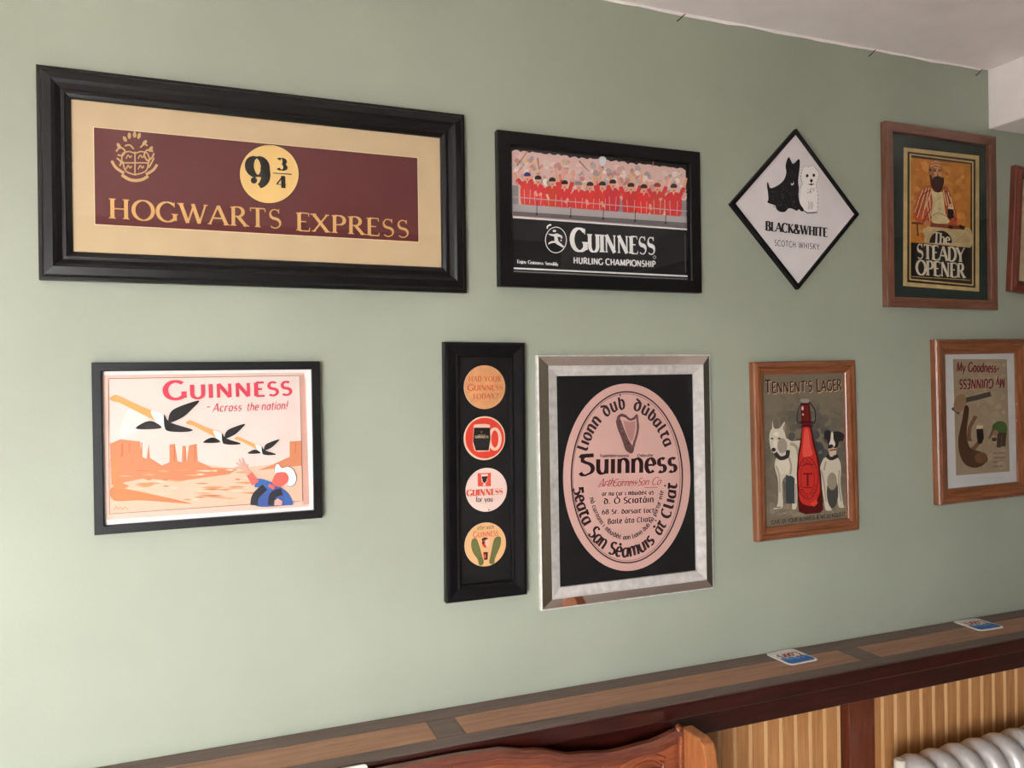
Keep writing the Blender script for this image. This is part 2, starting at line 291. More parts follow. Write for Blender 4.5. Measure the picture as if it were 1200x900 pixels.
# ------------------------------------------------------------------ lettering: skeleton alphabet, drawn with a pen of chosen contrast
def A(cx, cy, rx, ry, a0, a1, n=12):
    return [(cx+rx*math.cos(R(a0+(a1-a0)*i/n)), cy+ry*math.sin(R(a0+(a1-a0)*i/n))) for i in range(n+1)]
X = 0.64
GL = {
 'A': (.76, [([(.02, 0), (.37, 1)], 'ts'), ([(.37, 1), (.72, 0)], 'Te'), ([(.14, .34), (.58, .34)], 't')]),
 'B': (.64, [([(.14, 0), (.14, 1)], 'se'), ([(.14, 1), (.34, 1)]+A(.34, .76, .19, .24, 90, -90)+[(.14, .52)], ''), ([(.14, .52), (.36, .52)]+A(.36, .26, .22, .26, 90, -90)+[(.14, 0)], '')]),
 'C': (.74, [(A(.42, .5, .38, .5, 48, 312, 18), 'b')]),
 'D': (.76, [([(.14, 0), (.14, 1)], 'se'), ([(.14, 1), (.32, 1)]+A(.32, .5, .38, .5, 90, -90, 16)+[(.14, 0)], '')]),
 'E': (.60, [([(.14, 0), (.14, 1)], 'se'), ([(.14, 1), (.54, 1)], 'v'), ([(.14, .52), (.44, .52)], ''), ([(.14, 0), (.57, 0)], 'w')]),
 'F': (.56, [([(.14, 0), (.14, 1)], 'se'), ([(.14, 1), (.54, 1)], 'v'), ([(.14, .52), (.44, .52)], '')]),
 'G': (.82, [(A(.42, .5, .38, .5, 48, 318, 18), 'b'), ([(.72, .06), (.72, .42)], 'e')]),
 'H': (.80, [([(.14, 0), (.14, 1)], 'se'), ([(.66, 0), (.66, 1)], 'se'), ([(.14, .5), (.66, .5)], '')]),
 'I': (.28, [([(.14, 0), (.14, 1)], 'se')]),
 'J': (.42, [(A(.12, .2, .16, .2, 230, 360)+[(.28, 1)], 'e')]),
 'K': (.72, [([(.14, 0), (.14, 1)], 'se'), ([(.62, 1), (.16, .44)], 'ts'), ([(.28, .58), (.66, 0)], 'Te')]),
 'L': (.58, [([(.14, 0), (.14, 1)], 'se'), ([(.14, 0), (.55, 0)], 'w')]),
 'M': (.94, [([(.12, 0), (.16, 1)], 'ts'), ([(.16, 1), (.47, .06)], 'T'), ([(.47, .06), (.78, 1)], 't'), ([(.82, 0), (.78, 1)], 's')]),
 'N': (.82, [([(.13, 0), (.13, 1)], 'tse'), ([(.13, 1), (.68, 0)], 'T'), ([(.68, 0), (.68, 1)], 'te')]),
 'O': (.84, [(A(.42, .5, .38, .5, 0, 360, 28), '')]),
 'P': (.62, [([(.14, 0), (.14, 1)], 'se'), ([(.14, 1), (.34, 1)]+A(.34, .74, .23, .26, 90, -90)+[(.14, .48)], '')]),
 'Q': (.84, [(A(.42, .5, .38, .5, 0, 360, 28), ''), ([(.48, .1), (.8, -.15)], 'T')]),
 'R': (.72, [([(.14, 0), (.14, 1)], 'se'), ([(.14, 1), (.34, 1)]+A(.34, .75, .21, .25, 90, -90)+[(.14, .5)], ''), ([(.34, .5), (.68, 0)], 'Te')]),
 'S': (.58, [(A(.29, .755, .20, .245, 40, 255, 12)+A(.29, .255, .23, .255, 75, -140, 12), 'Sb')]),
 'T': (.70, [([(.35, 0), (.35, 1)], 's'), ([(.04, 1), (.66, 1)], 'vu')]),
 'U': (.78, [([(.13, 1), (.13, .32)]+A(.39, .32, .26, .32, 180, 360, 12)[1:]+[(.65, 1)], 'se')]),
 'V': (.74, [([(.03, 1), (.37, 0)], 'Ts'), ([(.37, 0), (.71, 1)], 'te')]),
 'W': (1.08, [([(.03, 1), (.31, 0)], 'Ts'), ([(.31, 0), (.55, .9)], 't'), ([(.52, 1), (.78, 0)], 'T'), ([(.78, 0), (1.04, 1)], 'te')]),
 'X': (.72, [([(.04, 1), (.66, 0)], 'Tse'), ([(.64, 1), (.06, 0)], 'tse')]),
 'Y': (.72, [([(.36, 0), (.36, .46)], 's'), ([(.04, 1), (.36, .44)], 'Ts'), ([(.68, 1), (.36, .44)], 'ts')]),
 'Z': (.64, [([(.08, 1), (.58, 1)], 'u'), ([(.58, 1), (.06, 0)], 'T'), ([(.06, 0), (.6, 0)], 'w')]),
 '&': (.84, [([(.76, .42), (.6, .16)]+A(.32, .24, .26, .24, -30, -250, 12)+[(.42, .66)]+A(.34, .82, .14, .17, -30, 210, 10)+[(.74, 0)], '')]),
 '9': (.66, [(A(.33, .68, .24, .31, 0, 360, 20), ''), ([(.57, .68)]+A(.22, .46, .35, .46, 20, -70, 10), '')]),
 '3': (.58, [(A(.28, .75, .2, .25, 150, -75, 12), ''), (A(.27, .26, .24, .26, 80, -150, 12), '')]),
 '4': (.66, [([(.46, 0), (.46, 1)], 's'), ([(.46, 1), (.05, .28)], 't'), ([(.05, .28), (.64, .28)], '')]),
 '6': (.64, [(A(.32, .3, .25, .3, 0, 360, 18), ''), ([(.07, .34)]+A(.5, .4, .43, .58, 178, 100, 8), '')]),
 '8': (.62, [(A(.31, .76, .2, .24, 0, 360, 16), ''), (A(.31, .26, .25, .26, 0, 360, 16), '')]),
 "'": (.22, [([(.11, 1), (.09, .76)], '')]), '.': (.24, [([(.1, .0), (.1, .12)], 'T')]), ',': (.24, [([(.12, .1), (.06, -.14)], 'T')]),
 '-': (.42, [([(.06, .36), (.36, .36)], 'T')]), '!': (.28, [([(.14, 1), (.12, .28)], 'T'), ([(.12, .0), (.12, .12)], 'T')]),
 '?': (.54, [(A(.25, .76, .2, .24, 160, -60, 10)+[(.27, .3)], ''), ([(.27, .0), (.27, .12)], 'T')]), ' ': (.36, []),
 'a': (.58, [(A(.27, .32, .21, .32, 0, 360, 18), ''), ([(.49, X), (.49, 0)], 'e')]),
 'b': (.58, [([(.1, 0), (.1, 1)], 'e'), (A(.32, .32, .21, .32, 0, 360, 18), '')]),
 'c': (.50, [(A(.28, .32, .22, .32, 48, 312), '')]),
 'd': (.60, [(A(.28, .32, .21, .32, 0, 360, 18), ''), ([(.49, 0), (.49, 1)], 'se')]),
 'e': (.54, [([(.07, .34), (.49, .34)], ''), (A(.28, .32, .21, .32, 4, 315, 16), '')]),
 'f': (.36, [(A(.32, .82, .14, .18, 50, 180, 8)+[(.18, 0)], 'e'), ([(.03, X), (.34, X)], '')]),
 'g': (.58, [(A(.27, .32, .21, .32, 0, 360, 18), ''), ([(.49, X), (.49, -.1)]+A(.27, -.1, .22, .18, 0, -140, 8), '')]),
 'h': (.60, [([(.1, 0), (.1, 1)], 'se'), ([(.1, .36)]+A(.3, .4, .2, .24, 170, 0, 8)+[(.5, 0)], 'e')]),
 'i': (.22, [([(.11, 0), (.11, X)], 'se'), ([(.11, .82), (.11, .94)], 'T')]),
 'j': (.24, [([(.12, X), (.12, -.1)]+A(-.02, -.1, .14, .16, 0, -120, 6), 's'), ([(.12, .82), (.12, .94)], 'T')]),
 'k': (.54, [([(.1, 0), (.1, 1)], 'se'), ([(.46, X), (.12, .28)], 't'), ([(.2, .36), (.5, 0)], 'Te')]),
 'l': (.22, [([(.11, 0), (.11, 1)], 'se')]),
 'm': (.90, [([(.1, 0), (.1, X)], 'se'), ([(.1, .36)]+A(.28, .4, .18, .24, 170, 0, 8)+[(.46, 0)], 'e'), ([(.46, .36)]+A(.63, .4, .17, .24, 170, 0, 8)+[(.8, 0)], 'e')]),
 'n': (.60, [([(.1, 0), (.1, X)], 'se'), ([(.1, .36)]+A(.3, .4, .2, .24, 170, 0, 8)+[(.5, 0)], 'e')]),
 'o': (.58, [(A(.29, .32, .22, .32, 0, 360, 18), '')]),
 'p': (.58, [([(.1, -.3), (.1, X)], 'se'), (A(.32, .32, .21, .32, 0, 360, 18), '')]),
 'q': (.58, [(A(.27, .32, .21, .32, 0, 360, 18), ''), ([(.49, X), (.49, -.3)], 'e')]),
 'r': (.44, [([(.1, 0), (.1, X)], 'se'), ([(.1, .36)]+A(.3, .42, .2, .22, 170, 50, 6), '')]),
 's': (.46, [(A(.23, .475, .15, .165, 40, 255, 10)+A(.23, .165, .17, .165, 75, -140, 10), 'S')]),
 't': (.38, [([(.16, .86), (.16, .14)]+A(.28, .14, .12, .14, 180, 310, 6)[1:], ''), ([(.02, X), (.36, X)], '')]),
 'u': (.60, [([(.1, X), (.1, .24)]+A(.3, .24, .2, .24, 180, 360, 10)[1:]+[(.5, X)], 's'), ([(.5, X), (.5, 0)], 'e')]),
 'v': (.54, [([(.03, X), (.27, 0)], 'Ts'), ([(.27, 0), (.51, X)], 'te')]),
 'w': (.80, [([(.03, X), (.23, 0)], 'Ts'), ([(.23, 0), (.4, X)], 't'), ([(.4, X), (.58, 0)], 'T'), ([(.58, 0), (.77, X)], 'te')]),
 'x': (.54, [([(.04, X), (.5, 0)], 'T'), ([(.5, X), (.04, 0)], 't')]),
 'y': (.54, [([(.03, X), (.27, 0)], 'Ts'), ([(.51, X), (.2, -.28)], 't')]),
 'z': (.50, [([(.05, X), (.45, X)], ''), ([(.45, X), (.05, 0)], 'T'), ([(.05, 0), (.46, 0)], '')]),
}
# round Gaelic forms used by the oval label
UX = 0.78
def _tall(g): return {k: (w, [([(x, y*UX/X if y <= X+.01 and y > 0 else y) for x, y in p], f) for p, f in st]) for k, (w, st) in g.items()}
UN = _tall({k: GL[k] for k in 'aceimnorsuvxy'})
UN['s'] = (UN['s'][0], [(UN['s'][1][0][0], '')])
UN['i'] = (.26, [([(.13, 0), (.13, UX)], 'n')])
UN['a'] = (.60, [(A(.27, .36, .2, .36, 60, 330, 14), ''), ([(.5, UX), (.5, 0)], 'n')])
UN['d'] = (.62, [(A(.3, .36, .23, .36, 60, 370, 16), ''), ([(.53, .42), (.5, .7), (.36, .84), (.02, .98)], '')])
UN['D'] = UN['d']
UN['b'] = (.58, [([(.12, 1), (.12, .3)]+A(.32, .3, .2, .3, 180, 360, 10)[1:]+A(.32, .44, .2, .32, 0, 120, 6), 'n')])
UN['l'] = (.40, [([(.04, .95), (.14, .98), (.14, .2)]+A(.26, .2, .12, .18, 180, 320, 6)[1:], '')])
UN['L'] = UN['l']
UN['t'] = (.46, [([(.02, UX), (.46, UX)], 'T'), ([(.22, UX), (.16, .3)]+A(.3, .24, .14, .22, 175, 320, 6), '')])
UN['g'] = (.56, [([(.04, UX), (.5, UX)], 'T'), ([(.2, UX), (.1, .46), (.26, .5)]+A(.26, .22, .24, .27, 80, -60, 8)+[(.2, -.08), (.04, -.02)], '')])
UN['G'] = (.66, [([(.0, .86), (.06, .97), (.22, .98), (.62, 1.0)], 'T'), ([(.22, .97), (.09, .84), (.10, .70), (.24, .62), (.40, .56)]+A(.32, .28, .27, .28, 55, -75, 10)+[(.24, -.07), (.08, -.04), (.0, .08)], '')])
UN['h'] = (.60, [([(.12, 0), (.12, 1)], 'n'), ([(.12, .5)]+A(.32, .5, .2, .28, 170, 0, 8)+[(.52, 0)], 'n')])
UN['C'] = (.64, [(A(.36, .48, .3, .48, 55, 310, 14), '')])
UN['S'] = (GL['S'][0], [(GL['S'][1][0][0], '')]); UN['p'] = (.6, [([(.12, -.3), (.12, UX)], 'n'), (A(.34, .4, .22, .38, 0, 360, 16), '')])
ACC = {'é': ('e', 'a'), 'ú': ('u', 'a'), 'ḃ': ('b', 'd'), 'ṫ': ('t', 'd'), 'á': ('a', 'a'), 'Ó': ('O', 'a'), 'Á': ('a', 'a'), 'ó': ('o', 'a')}
class Style:
    def __init__(s, T=.16, t=.06, serif=.0, ts=.035, track=0.06, shear=0.0, nib=0.0, glyphs=None, caps=1.0):
        s.T, s.t, s.serif, s.ts, s.track, s.shear, s.nib, s.g, s.caps = T, t, serif, ts, track, shear, R(nib), glyphs or {}, caps
    def glyph(s, ch):
        acc = None
        if ch in ACC: ch, acc = ACC[ch]
        w, st = s.g.get(ch) or GL.get(ch) or GL['o']
        st = list(st)
        if acc:
            top = 1.0 if (ch in 'bdlth' or ch.isupper()) else (UX if s.g else X)
            st.append(([(w*.42, top+.12), (w*.6, top+.3)], 'T') if acc == 'a' else ([(w*.5-.05, top+.16), (w*.5+.05, top+.16)], 'd'))
        polys = []
        for pts, fl in st:
            n = len(pts); P = [np.array(p) for p in pts]; L = []; Rr = []
            closed = n > 8 and np.linalg.norm(P[0]-P[-1]) < 1e-6
            for i in range(n):
                a = P[i-1] if i else (P[-2] if closed else P[0]); b = P[i+1] if i < n-1 else (P[1] if closed else P[-1])
                d = b-a; d = d/(np.linalg.norm(d)+1e-9); nn = np.array([-d[1], d[0]])
                ang = math.atan2(d[1], d[0])-s.nib
                wd = s.t+(s.T-s.t)*abs(math.sin(ang))
                if 'T' in fl: wd = s.T
                elif 't' in fl: wd = s.t+(s.T-s.t)*0.15
                elif 'd' in fl: wd = s.T*.8
                elif 'S' in fl:
                    ym = (1.0 if len(pts) > 24 else X)*.5
                    wd = s.t+(s.T-s.t)*math.exp(-((P[i][1]-ym)/.2)**2)
                L.append(P[i]+nn*wd/2); Rr.append(P[i]-nn*wd/2)
            for i in range(n-1): polys.append([L[i], L[i+1], Rr[i+1], Rr[i]])
            if s.serif:
                for f, k in (('s', 0), ('e', -1)):
                    if f in fl:
                        x, y = P[k]; sg = 1 if y < .3 else -1; hw = (s.T if ('T' in fl or 't' not in fl) else s.t)/2
                        sw = hw+s.serif
                        if y in (0, 1) or abs(y-X) < .01 or y < 0 or True:
                            polys.append([np.array(q) for q in ((x-sw, y), (x+sw, y), (x+sw, y+sg*s.ts), (x+hw, y+sg*s.ts*2.2), (x-hw, y+sg*s.ts*2.2), (x-sw, y+sg*s.ts))])
                hb = s.serif*1.5+.03
                for f, k, sg in (('v', -1, -1), ('w', -1, 1), ('u', 0, -1)):
                    if f in fl:
                        x, y = P[k]; polys.append([np.array(q) for q in ((x-s.ts*.8, y), (x+s.ts*.8, y), (x+s.ts*.9, y+sg*hb*1.5), (x-s.ts*.2, y+sg*hb*1.5))])
                if 'b' in fl:
                    x, y = P[0]; polys.append([np.array(q) for q in ((x-s.ts*.3, y-.1), (x+s.ts*1.2, y-.12), (x+s.ts*1.2, y+.16), (x-s.ts*.3, y+.08))])
        return w, polys
    def layout(s, txt):
        """[(x offset, polygons, scale)], total width, in units of the cap height"""
        x = 0; out = []
        for i, ch in enumerate(txt):
            sc = 1.0
            if s.caps != 1.0 and not (i == 0 or txt[i-1] == ' '): sc = 1/s.caps
            w, pl = s.glyph(ch)
            out.append((x, pl, sc, w)); x += (w+s.track)*sc
        return out, max(x-s.track, .01)
S_ROMAN = Style(.15, .065, .06, .03, .10)
S_BOLD = Style(.23, .07, .05, .05, .06)
S_GUIN = Style(.22, .075, .06, .045, .05, caps=1.32)
S_COND = Style(.27, .07, .05, .05, .03)
S_FAT = Style(.30, .05, .07, .035, .05)
S_SANS = Style(.19, .17, 0, 0, .08)
S_SANSL = Style(.11, .10, 0, 0, .16)
S_SANSC = Style(.18, .16, 0, 0, .06, caps=1.25)
S_ITAL = Style(.12, .08, 0, 0, .08, shear=.22)
S_SCRIPT = Style(.10, .06, 0, 0, .00, shear=.45)
S_UNC = Style(.225, .10, 0, 0, .09, nib=18, glyphs=UN)
S_UNCS = Style(.19, .09, 0, 0, .10, nib=18, glyphs=UN)

# ------------------------------------------------------------------ flat print: coloured ink shapes on one sheet, given in the sheet's plane
LAY = 0.0004
class Print:
    def __init__(s, mapper, w0):
        s.M = mapper; s.w0 = w0; s.v = []; s.f = []; s.c = []; s.k = 0; s.exact = False
    def _uv(s, pts, col, layer):
        s.k += 1; w = s.w0+layer*LAY+(0 if s.exact else (s.k % 60)*0.000002); b = len(s.v)
        area = sum(pts[i-1][0]*pts[i][1]-pts[i][0]*pts[i-1][1] for i in range(len(pts)))
        if area < 0: pts = pts[::-1]
        s.v += [(float(u), -w, float(v)) for u, v in pts]; s.f.append(tuple(range(b, b+len(pts))))
        s.c += [(*lin(col), 1.0)]*len(pts)
    def poly(s, pts, col, layer=1, smooth=False, k=5):
        if smooth: pts = catmull(pts, True, k)
        s._uv([s.M(*p) for p in pts], col, layer)
    def ell(s, cx, cy, rx, ry, col, layer=1, n=24, rot=0, a0=0, a1=360):
        c, sn = math.cos(R(rot)), math.sin(R(rot))
        pts = [(rx*math.cos(R(a0+(a1-a0)*i/n)), ry*math.sin(R(a0+(a1-a0)*i/n))) for i in range(n if a1-a0 == 360 else n+1)]
        s._uv([s.M(cx+x*c-y*sn, cy+x*sn+y*c) for x, y in pts], col, layer)
    def line(s, pts, w, col, layer=2, smooth=False, closed=False):
        if smooth: pts = catmull(pts, closed, 6)
        P = [np.array(p, float) for p in pts]
        if closed: P.append(P[0])
        n = len(P); L = []; Q = []
        for i in range(n):
            a = P[i-1] if i else (P[-2] if closed else P[0]); b = P[i+1] if i < n-1 else (P[1] if closed else P[-1])
            d = b-a; d = d/(np.linalg.norm(d)+1e-9); nn = np.array([-d[1], d[0]])
            ww = w[min(i, len(w)-1)] if isinstance(w, (list, tuple)) else w
            L.append(P[i]+nn*ww/2); Q.append(P[i]-nn*ww/2)
        for i in range(n-1): s._uv([s.M(*q) for q in (L[i], L[i+1], Q[i+1], Q[i])], col, layer)
    def ring(s, cx, cy, rx, ry, w, col, layer=2, n=40):
        s.line([(cx+rx*math.cos(2*math.pi*i/n), cy+ry*math.sin(2*math.pi*i/n)) for i in range(n)], w, col, layer, closed=True)
    def text(s, txt, p0, p1, cap, st, col, layer=3, flip=False):
        """baseline from p0 to p1, capital height cap, in the mapper's units"""
        a = np.array(s.M(*p0)); b = np.array(s.M(*p1)); h = float(np.linalg.norm(np.array(s.M(p0[0], p0[1]-cap))-a))
        e = (b-a)/np.linalg.norm(b-a); nrm = np.array([-e[1], e[0]])
        if flip: nrm = nrm
        gl, W = st.layout(txt); sx = np.linalg.norm(b-a)/W
        for x, pl, sc, w in gl:
            for q in pl:
                s._uv([tuple(a+e*((x+(p[0]+st.shear*p[1])*sc)*sx)+nrm*(p[1]*sc*h)) for p in q], col, layer)
    def text_arc(s, txt, c, rx, ry, a0, a1, cap, st, col, layer=3, inward=False):
        """along an ellipse (mapper units, angle 0 right, 90 up); inward: letter tops point to the centre"""
        gl, W = st.layout(txt); C = np.array(s.M(*c)); ru = abs(s.M(c[0]+rx, c[1])[0]-C[0]); rv = abs(s.M(c[0], c[1]-ry)[1]-C[1])
        h = abs(s.M(c[0], c[1]-cap)[1]-C[1])
        N = 400; th = [R(a0+(a1-a0)*i/N) for i in range(N+1)]
        P = [C+np.array([ru*math.cos(t), rv*math.sin(t)]) for t in th]
        S = [0.0]
        for i in range(N): S.append(S[-1]+float(np.linalg.norm(P[i+1]-P[i])))
        sx = S[-1]/W
        for x, pl, sc, w in gl:
            m = (x+w*sc/2)*sx; i = min(N-1, max(0, int(np.searchsorted(S, m))-1))
            p = P[i]; e = P[i+1]-P[i]; e = e/np.linalg.norm(e); nr = np.array([-e[1], e[0]])
            for q in pl:
                s._uv([tuple(p+e*((z[0]-w/2)*sc*sx)+nr*(z[1]*sc*h)) for z in q], col, layer)
    def mottle(s, box, n, r, cols, layer, rng, var=.10, skew=0.0):
        """painterly ground: n overlapping dabs, each a hair above the last"""
        x0, y0, x1, y1 = box; s.exact = True
        for i in range(n):
            tx, ty = rng.random(), rng.random(); c = cols(tx, ty)
            k = 1+(rng.random()-.5)*var
            s.ell(x0+(x1-x0)*tx, y0+(y1-y0)*ty+skew*tx, r*(.5+rng.random()), r*(.4+rng.random()*.8), tuple(max(0, min(255, v*k)) for v in c), layer+i*.005, 10, rng.random()*180)
        s.exact = False
    def build(s, name, parent, mat='print', thick=0.0):
        me = bpy.data.meshes.new(name); me.from_pydata(s.v, [], s.f); me.update()
        ca = me.color_attributes.new('Col', 'FLOAT_COLOR', 'CORNER')
        ca.data.foreach_set('color', np.array(s.c, dtype=np.float32).ravel())
        me.materials.append(MT[mat]); o = bpy.data.objects.new(name, me); link(o, parent)
        return o
class Picture:
    """a framed picture hung on the main wall; local axes: x along the wall, z up, -y out of the wall"""
    def __init__(s, name, label, cx, cz, w, h, deg, cat='picture'):
        s.cx, s.cz, s.w, s.h, s.a = cx, cz, w, h, R(deg)
        s.root = tag(empty(name, (cx, 0, cz), (0, -s.a, 0)), label, cat)
    def uv(s, px, py, w):
        p = on_y(px, py, -w); dx, dz = p[0]-s.cx, p[2]-s.cz
        return (dx*math.cos(s.a)+dz*math.sin(s.a), -dx*math.sin(s.a)+dz*math.cos(s.a))
    def mapper(s, w, x0=0, y0=0, sc=1.0): return lambda x, y: s.uv(x0+x/sc, y0+y/sc, w)
    def rails(s, prof, mat, name='frame_rail', smooth=False, scale_back=0.0):
        """prof: (inset from the outer edge, height off the wall), outer to inner; four mitred rails"""
        pr = [(prof[0][0]+0.0008, 0.0)]+list(prof)+[(prof[-1][0], 0.0)]
        for L, H, rot in ((s.w, s.h, 0), (s.h, s.w, 90), (s.w, s.h, 180), (s.h, s.w, 270)):
            m = MB(); n = len(pr)
            vs = [(-L/2+i, -z, H/2-i) for i, z in pr]+[(L/2-i, -z, H/2-i) for i, z in pr]
            m.add(vs, [(k, k+1, k+1+n, k+n) for k in range(n-1)]+[(n-1, 0, n, 2*n-1), tuple(range(n)), tuple(range(2*n-1, n-1, -1))])
            o = m.build(name, mat, s.root); o.rotation_euler = (0, R(rot), 0)
    def sheet(s, name, mat, u0, u1, v0, v1, w0, w1, bevel=0):
        return MB().box(u0, u1, -w1, -w0, v0, v1).build(name, mat, s.root)
    def glass(s, ins, w):
        return s.sheet('glass', 'glass', -s.w/2+ins, s.w/2-ins, -s.h/2+ins, s.h/2-ins, w, w+0.0015)
def rect_px(pr, pts, col, layer=0): pr.poly(pts, col, layer)
def quad_uv(pr, u0, u1, v0, v1, col, layer=0): pr._uv([(u0, v0), (u1, v0), (u1, v1), (u0, v1)], col, layer)

# ================================================================== the framed pictures
rnd = random.Random(11)
# ---- 1: wide maroon railway sign in a broad black frame
p = Picture('framed_sign', 'wide maroon sign with gold lettering and round 9 3/4, in a thick black frame', .1384, 1.9929, .8094, .3876, -.029)
p.rails([(0, .004), (0, .016), (.006, .018), (.010, .024), (.024, .027), (.030, .024), (.038, .0165), (.041, .0175), (.044, .018), (.046, .016), (.052, .0135), (.054, .011)], 'black')
W0 = .008
p.sheet('backing', 'board_black', -.395, .395, -.184, .184, .001, .006)
mat_o = MB(); pr = Print(p.mapper(W0), W0)
quad_uv(pr, -.362, .362, -.146, .146, (206, 180, 142), 0)
mt = pr.build('mount', p.root, 'print')
MAR, GOLD, INK = (98, 42, 43), (218, 172, 106), (34, 26, 24)
pr = Print(p.mapper(W0+.0006), W0+.0006)
quad_uv(pr, -.3155, .302, -.0885, .0935, (238, 214, 168), 0)
quad_uv(pr, -.3140, .3005, -.0870, .0920, MAR, 1)
pr.M = p.mapper(W0+.0006, 60, 70, 2.4)
pr.text('HOGWARTS', (162, 446), (648, 475), 56, S_ROMAN, GOLD, 3); pr.text('EXPRESS', (688, 480), (1006, 501), 50, S_ROMAN, GOLD, 3)
pr.ell(613, 322, 85, 84, (236, 196, 124), 2, 48); pr.ring(613, 322, 84, 83, 2.5, (60, 30, 26), 3)
S9 = Style(.27, .06, .0, .04, .0)
pr.text('9', (553, 358), (615, 359), 84, S9, INK, 4)
pr.ell(570, 340, 9, 9, INK, 5, 14)
pr.text('3', (635, 310), (662, 312), 33, S9, INK, 4); pr.text('4', (632, 360), (662, 362), 34, S9, INK, 4)
pr.line([(624, 319), (676, 323)], 2.5, INK, 4)
# crest: quartered shield, plumes, side figures as plain scrolls, ribbon
CG = (206, 166, 112)
def C(x, y): return (60+0, 0)
pr.M = p.mapper(W0+.0006, 120, 140, 10.59)
for q in ([(255, 520), (290, 640), (405, 690)], [(405, 690), (540, 640), (575, 520)], [(405, 690), (405, 400)], [(270, 540), (400, 540), (560, 540)],
          [(250, 420), (240, 520), (265, 560)], [(255, 420), (330, 400), (405, 420), (480, 400), (560, 420)], [(560, 420), (585, 500), (560, 560)]):
    pr.line(q, 17, CG, 3, smooth=True)
pr.line([(115, 515), (170, 600), (270, 670)], 34, CG, 3, smooth=True); pr.line([(240, 690), (330, 745), (420, 760), (500, 745), (570, 705)], 38, CG, 4, smooth=True)
pr.line([(540, 685), (630, 630), (680, 560)], 34, CG, 3, smooth=True)
for x, y, a in ((335, 205, 0), (400, 190, 0), (455, 205, 15), (280, 245, -30), (525, 290, 40), (205, 330, -30), (600, 370, 30)):
    pr.ell(x, y, 22, 40, CG, 3, 12, a)
for q in ([(170, 400), (220, 350), (280, 390), (250, 450), (190, 440)], [(630, 400), (560, 380), (520, 440), (560, 510), (620, 470), (640, 420)], [(280, 330), (340, 320), (390, 370)], [(470, 350), (520, 310), (560, 330)],
          [(180, 480), (230, 530), (215, 580)], [(640, 480), (600, 560), (570, 600)]):
    pr.line(q, 20, CG, 3, smooth=True)
for x, y in ((330, 470), (480, 470), (330, 600), (480, 600)):
    pr.line([(x-35, y+20), (x-10, y-25), (x+15, y+5), (x+35, y-20)], 15, CG, 4, smooth=True)
pr.build('print', mt, 'print')
p.glass(.045, .0115)

# ---- 2: hurling poster, black frame
p = Picture('framed_poster', 'black framed poster of red-shirted hurling players above white lettering on black', (.8794+.004), 1.9886, .5305, .3452, .044)
p.rails([(0, .003), (0, .020), (.002, .022), (.0285, .022), (.0308, .0205), (.031, .012)], 'black_soft')
W0 = .009
p.sheet('backing', 'board_black', -.26, .26, -.165, .165, .001, .008)
pr = Print(p.mapper(W0, 570, 140, 4.285), W0)
quad_uv(pr, -.24, .24, -.146, .146, (20, 19, 21), 0)
pr.poly([(122, 128), (1018, 224), (1018, 250), (122, 165)], (42, 40, 40), 1)
top = []
for i in range(61):
    x = 128+i*(1000-128)/60; t = (x-128)/872
    top.append((x, 163+t*95-abs(math.sin(i*1.1))*10-rnd.random()*6))
pr.poly(top+[(1003, 545), (130, 487)], (230, 190, 182), 1)
CROWD = [(236, 206, 198), (214, 160, 150), (198, 184, 178), (240, 222, 216), (206, 142, 134), (178, 166, 162), (226, 190, 150), (232, 196, 188)]
pr.mottle((138, 182, 992, 318), 230, 14, lambda tx, ty: rnd.choice(CROWD), 1.2, rnd, skew=88)
for x0, x1, c in ((128, 160, (150, 146, 146)), (655, 690, (150, 146, 150)), (965, 1003, (150, 148, 150))):
    pr.poly([(x0, 330+(x0-128)*.09), (x1, 330+(x1-128)*.09), (x1, 470+(x1-128)*.07), (x0, 465+(x0-128)*.07)], c, 2.3)
RED, SKIN, HAIR = (226, 62, 62), (238, 170, 142), (48, 36, 34)
pl = [(203, 282, 0), (257, 298, 0), (328, 308, 0), (390, 322, 0), (462, 326, 1), (518, 330, 0), (580, 328, 0), (632, 318, 0), (723, 335, 0), (788, 342, 0), (855, 335, 2), (938, 340, 0)]
arms = [((-60, -60), (40, 60)), ((40, 60), (-20, -90)), ((-50, 30), (50, -100)), ((-30, -110), (40, -110)), ((-60, 50), (30, 60)), ((40, -110), (60, 70)), ((-30, -90), (30, -90)), ((70, -20), (30, 40)), ((-50, -90), (40, -100)), ((-40, -60), (20, 70)), ((-40, -70), (45, -90)), ((-60, 20), (50, -90))]
for i, (x, y, hk) in enumerate(pl):
    yb = 425+(x-130)*.075; s = 28+4*(i % 3)
    pr.poly([(x-s, y+42), (x-14, y+26), (x+14, y+26), (x+s, y+44), (x+s+6, y+90), (x+s-4, yb), (x-s+4, yb), (x-s-6, y+88)], tuple(min(255, c+rnd.randint(-10, 12)) for c in RED), 3, True, 4)
    for (dx, dy) in arms[i]:
        sx = -s+6 if dx < 0 else s-6
        mid = (x+sx+dx*.45, y+48+dy*.5); pr.line([(x+sx, y+50), mid], 20, RED, 4); pr.line([mid, (x+sx+dx*.7, y+44+dy)], 12, SKIN, 4)
    for e in (-1, 1): pr.line([(x+e*s*.55, y+70), (x+e*s*.45, yb-4)], 2.2, (246, 196, 186), 5)
    pr.poly([(x-9, y+22), (x+9, y+22), (x, y+44)], SKIN, 5)
    pr.ell(x, y+10, 14, 20, SKIN, 6, 16)
    hc = HAIR if hk == 0 else ((150, 140, 138) if hk == 1 else (170, 60, 56))
    if i == 0: hc = (46, 72, 128)
    pr.ell(x, y-2, 17, 14, hc, 7, 16, 0, 150, 390)
    pr.ell(x, y+20, 4, 3, (120, 40, 40), 7, 8)
pr.poly([(562, 195), (574, 186), (590, 188), (599, 198), (594, 222), (586, 236), (574, 236), (566, 222)], (226, 226, 228), 7)
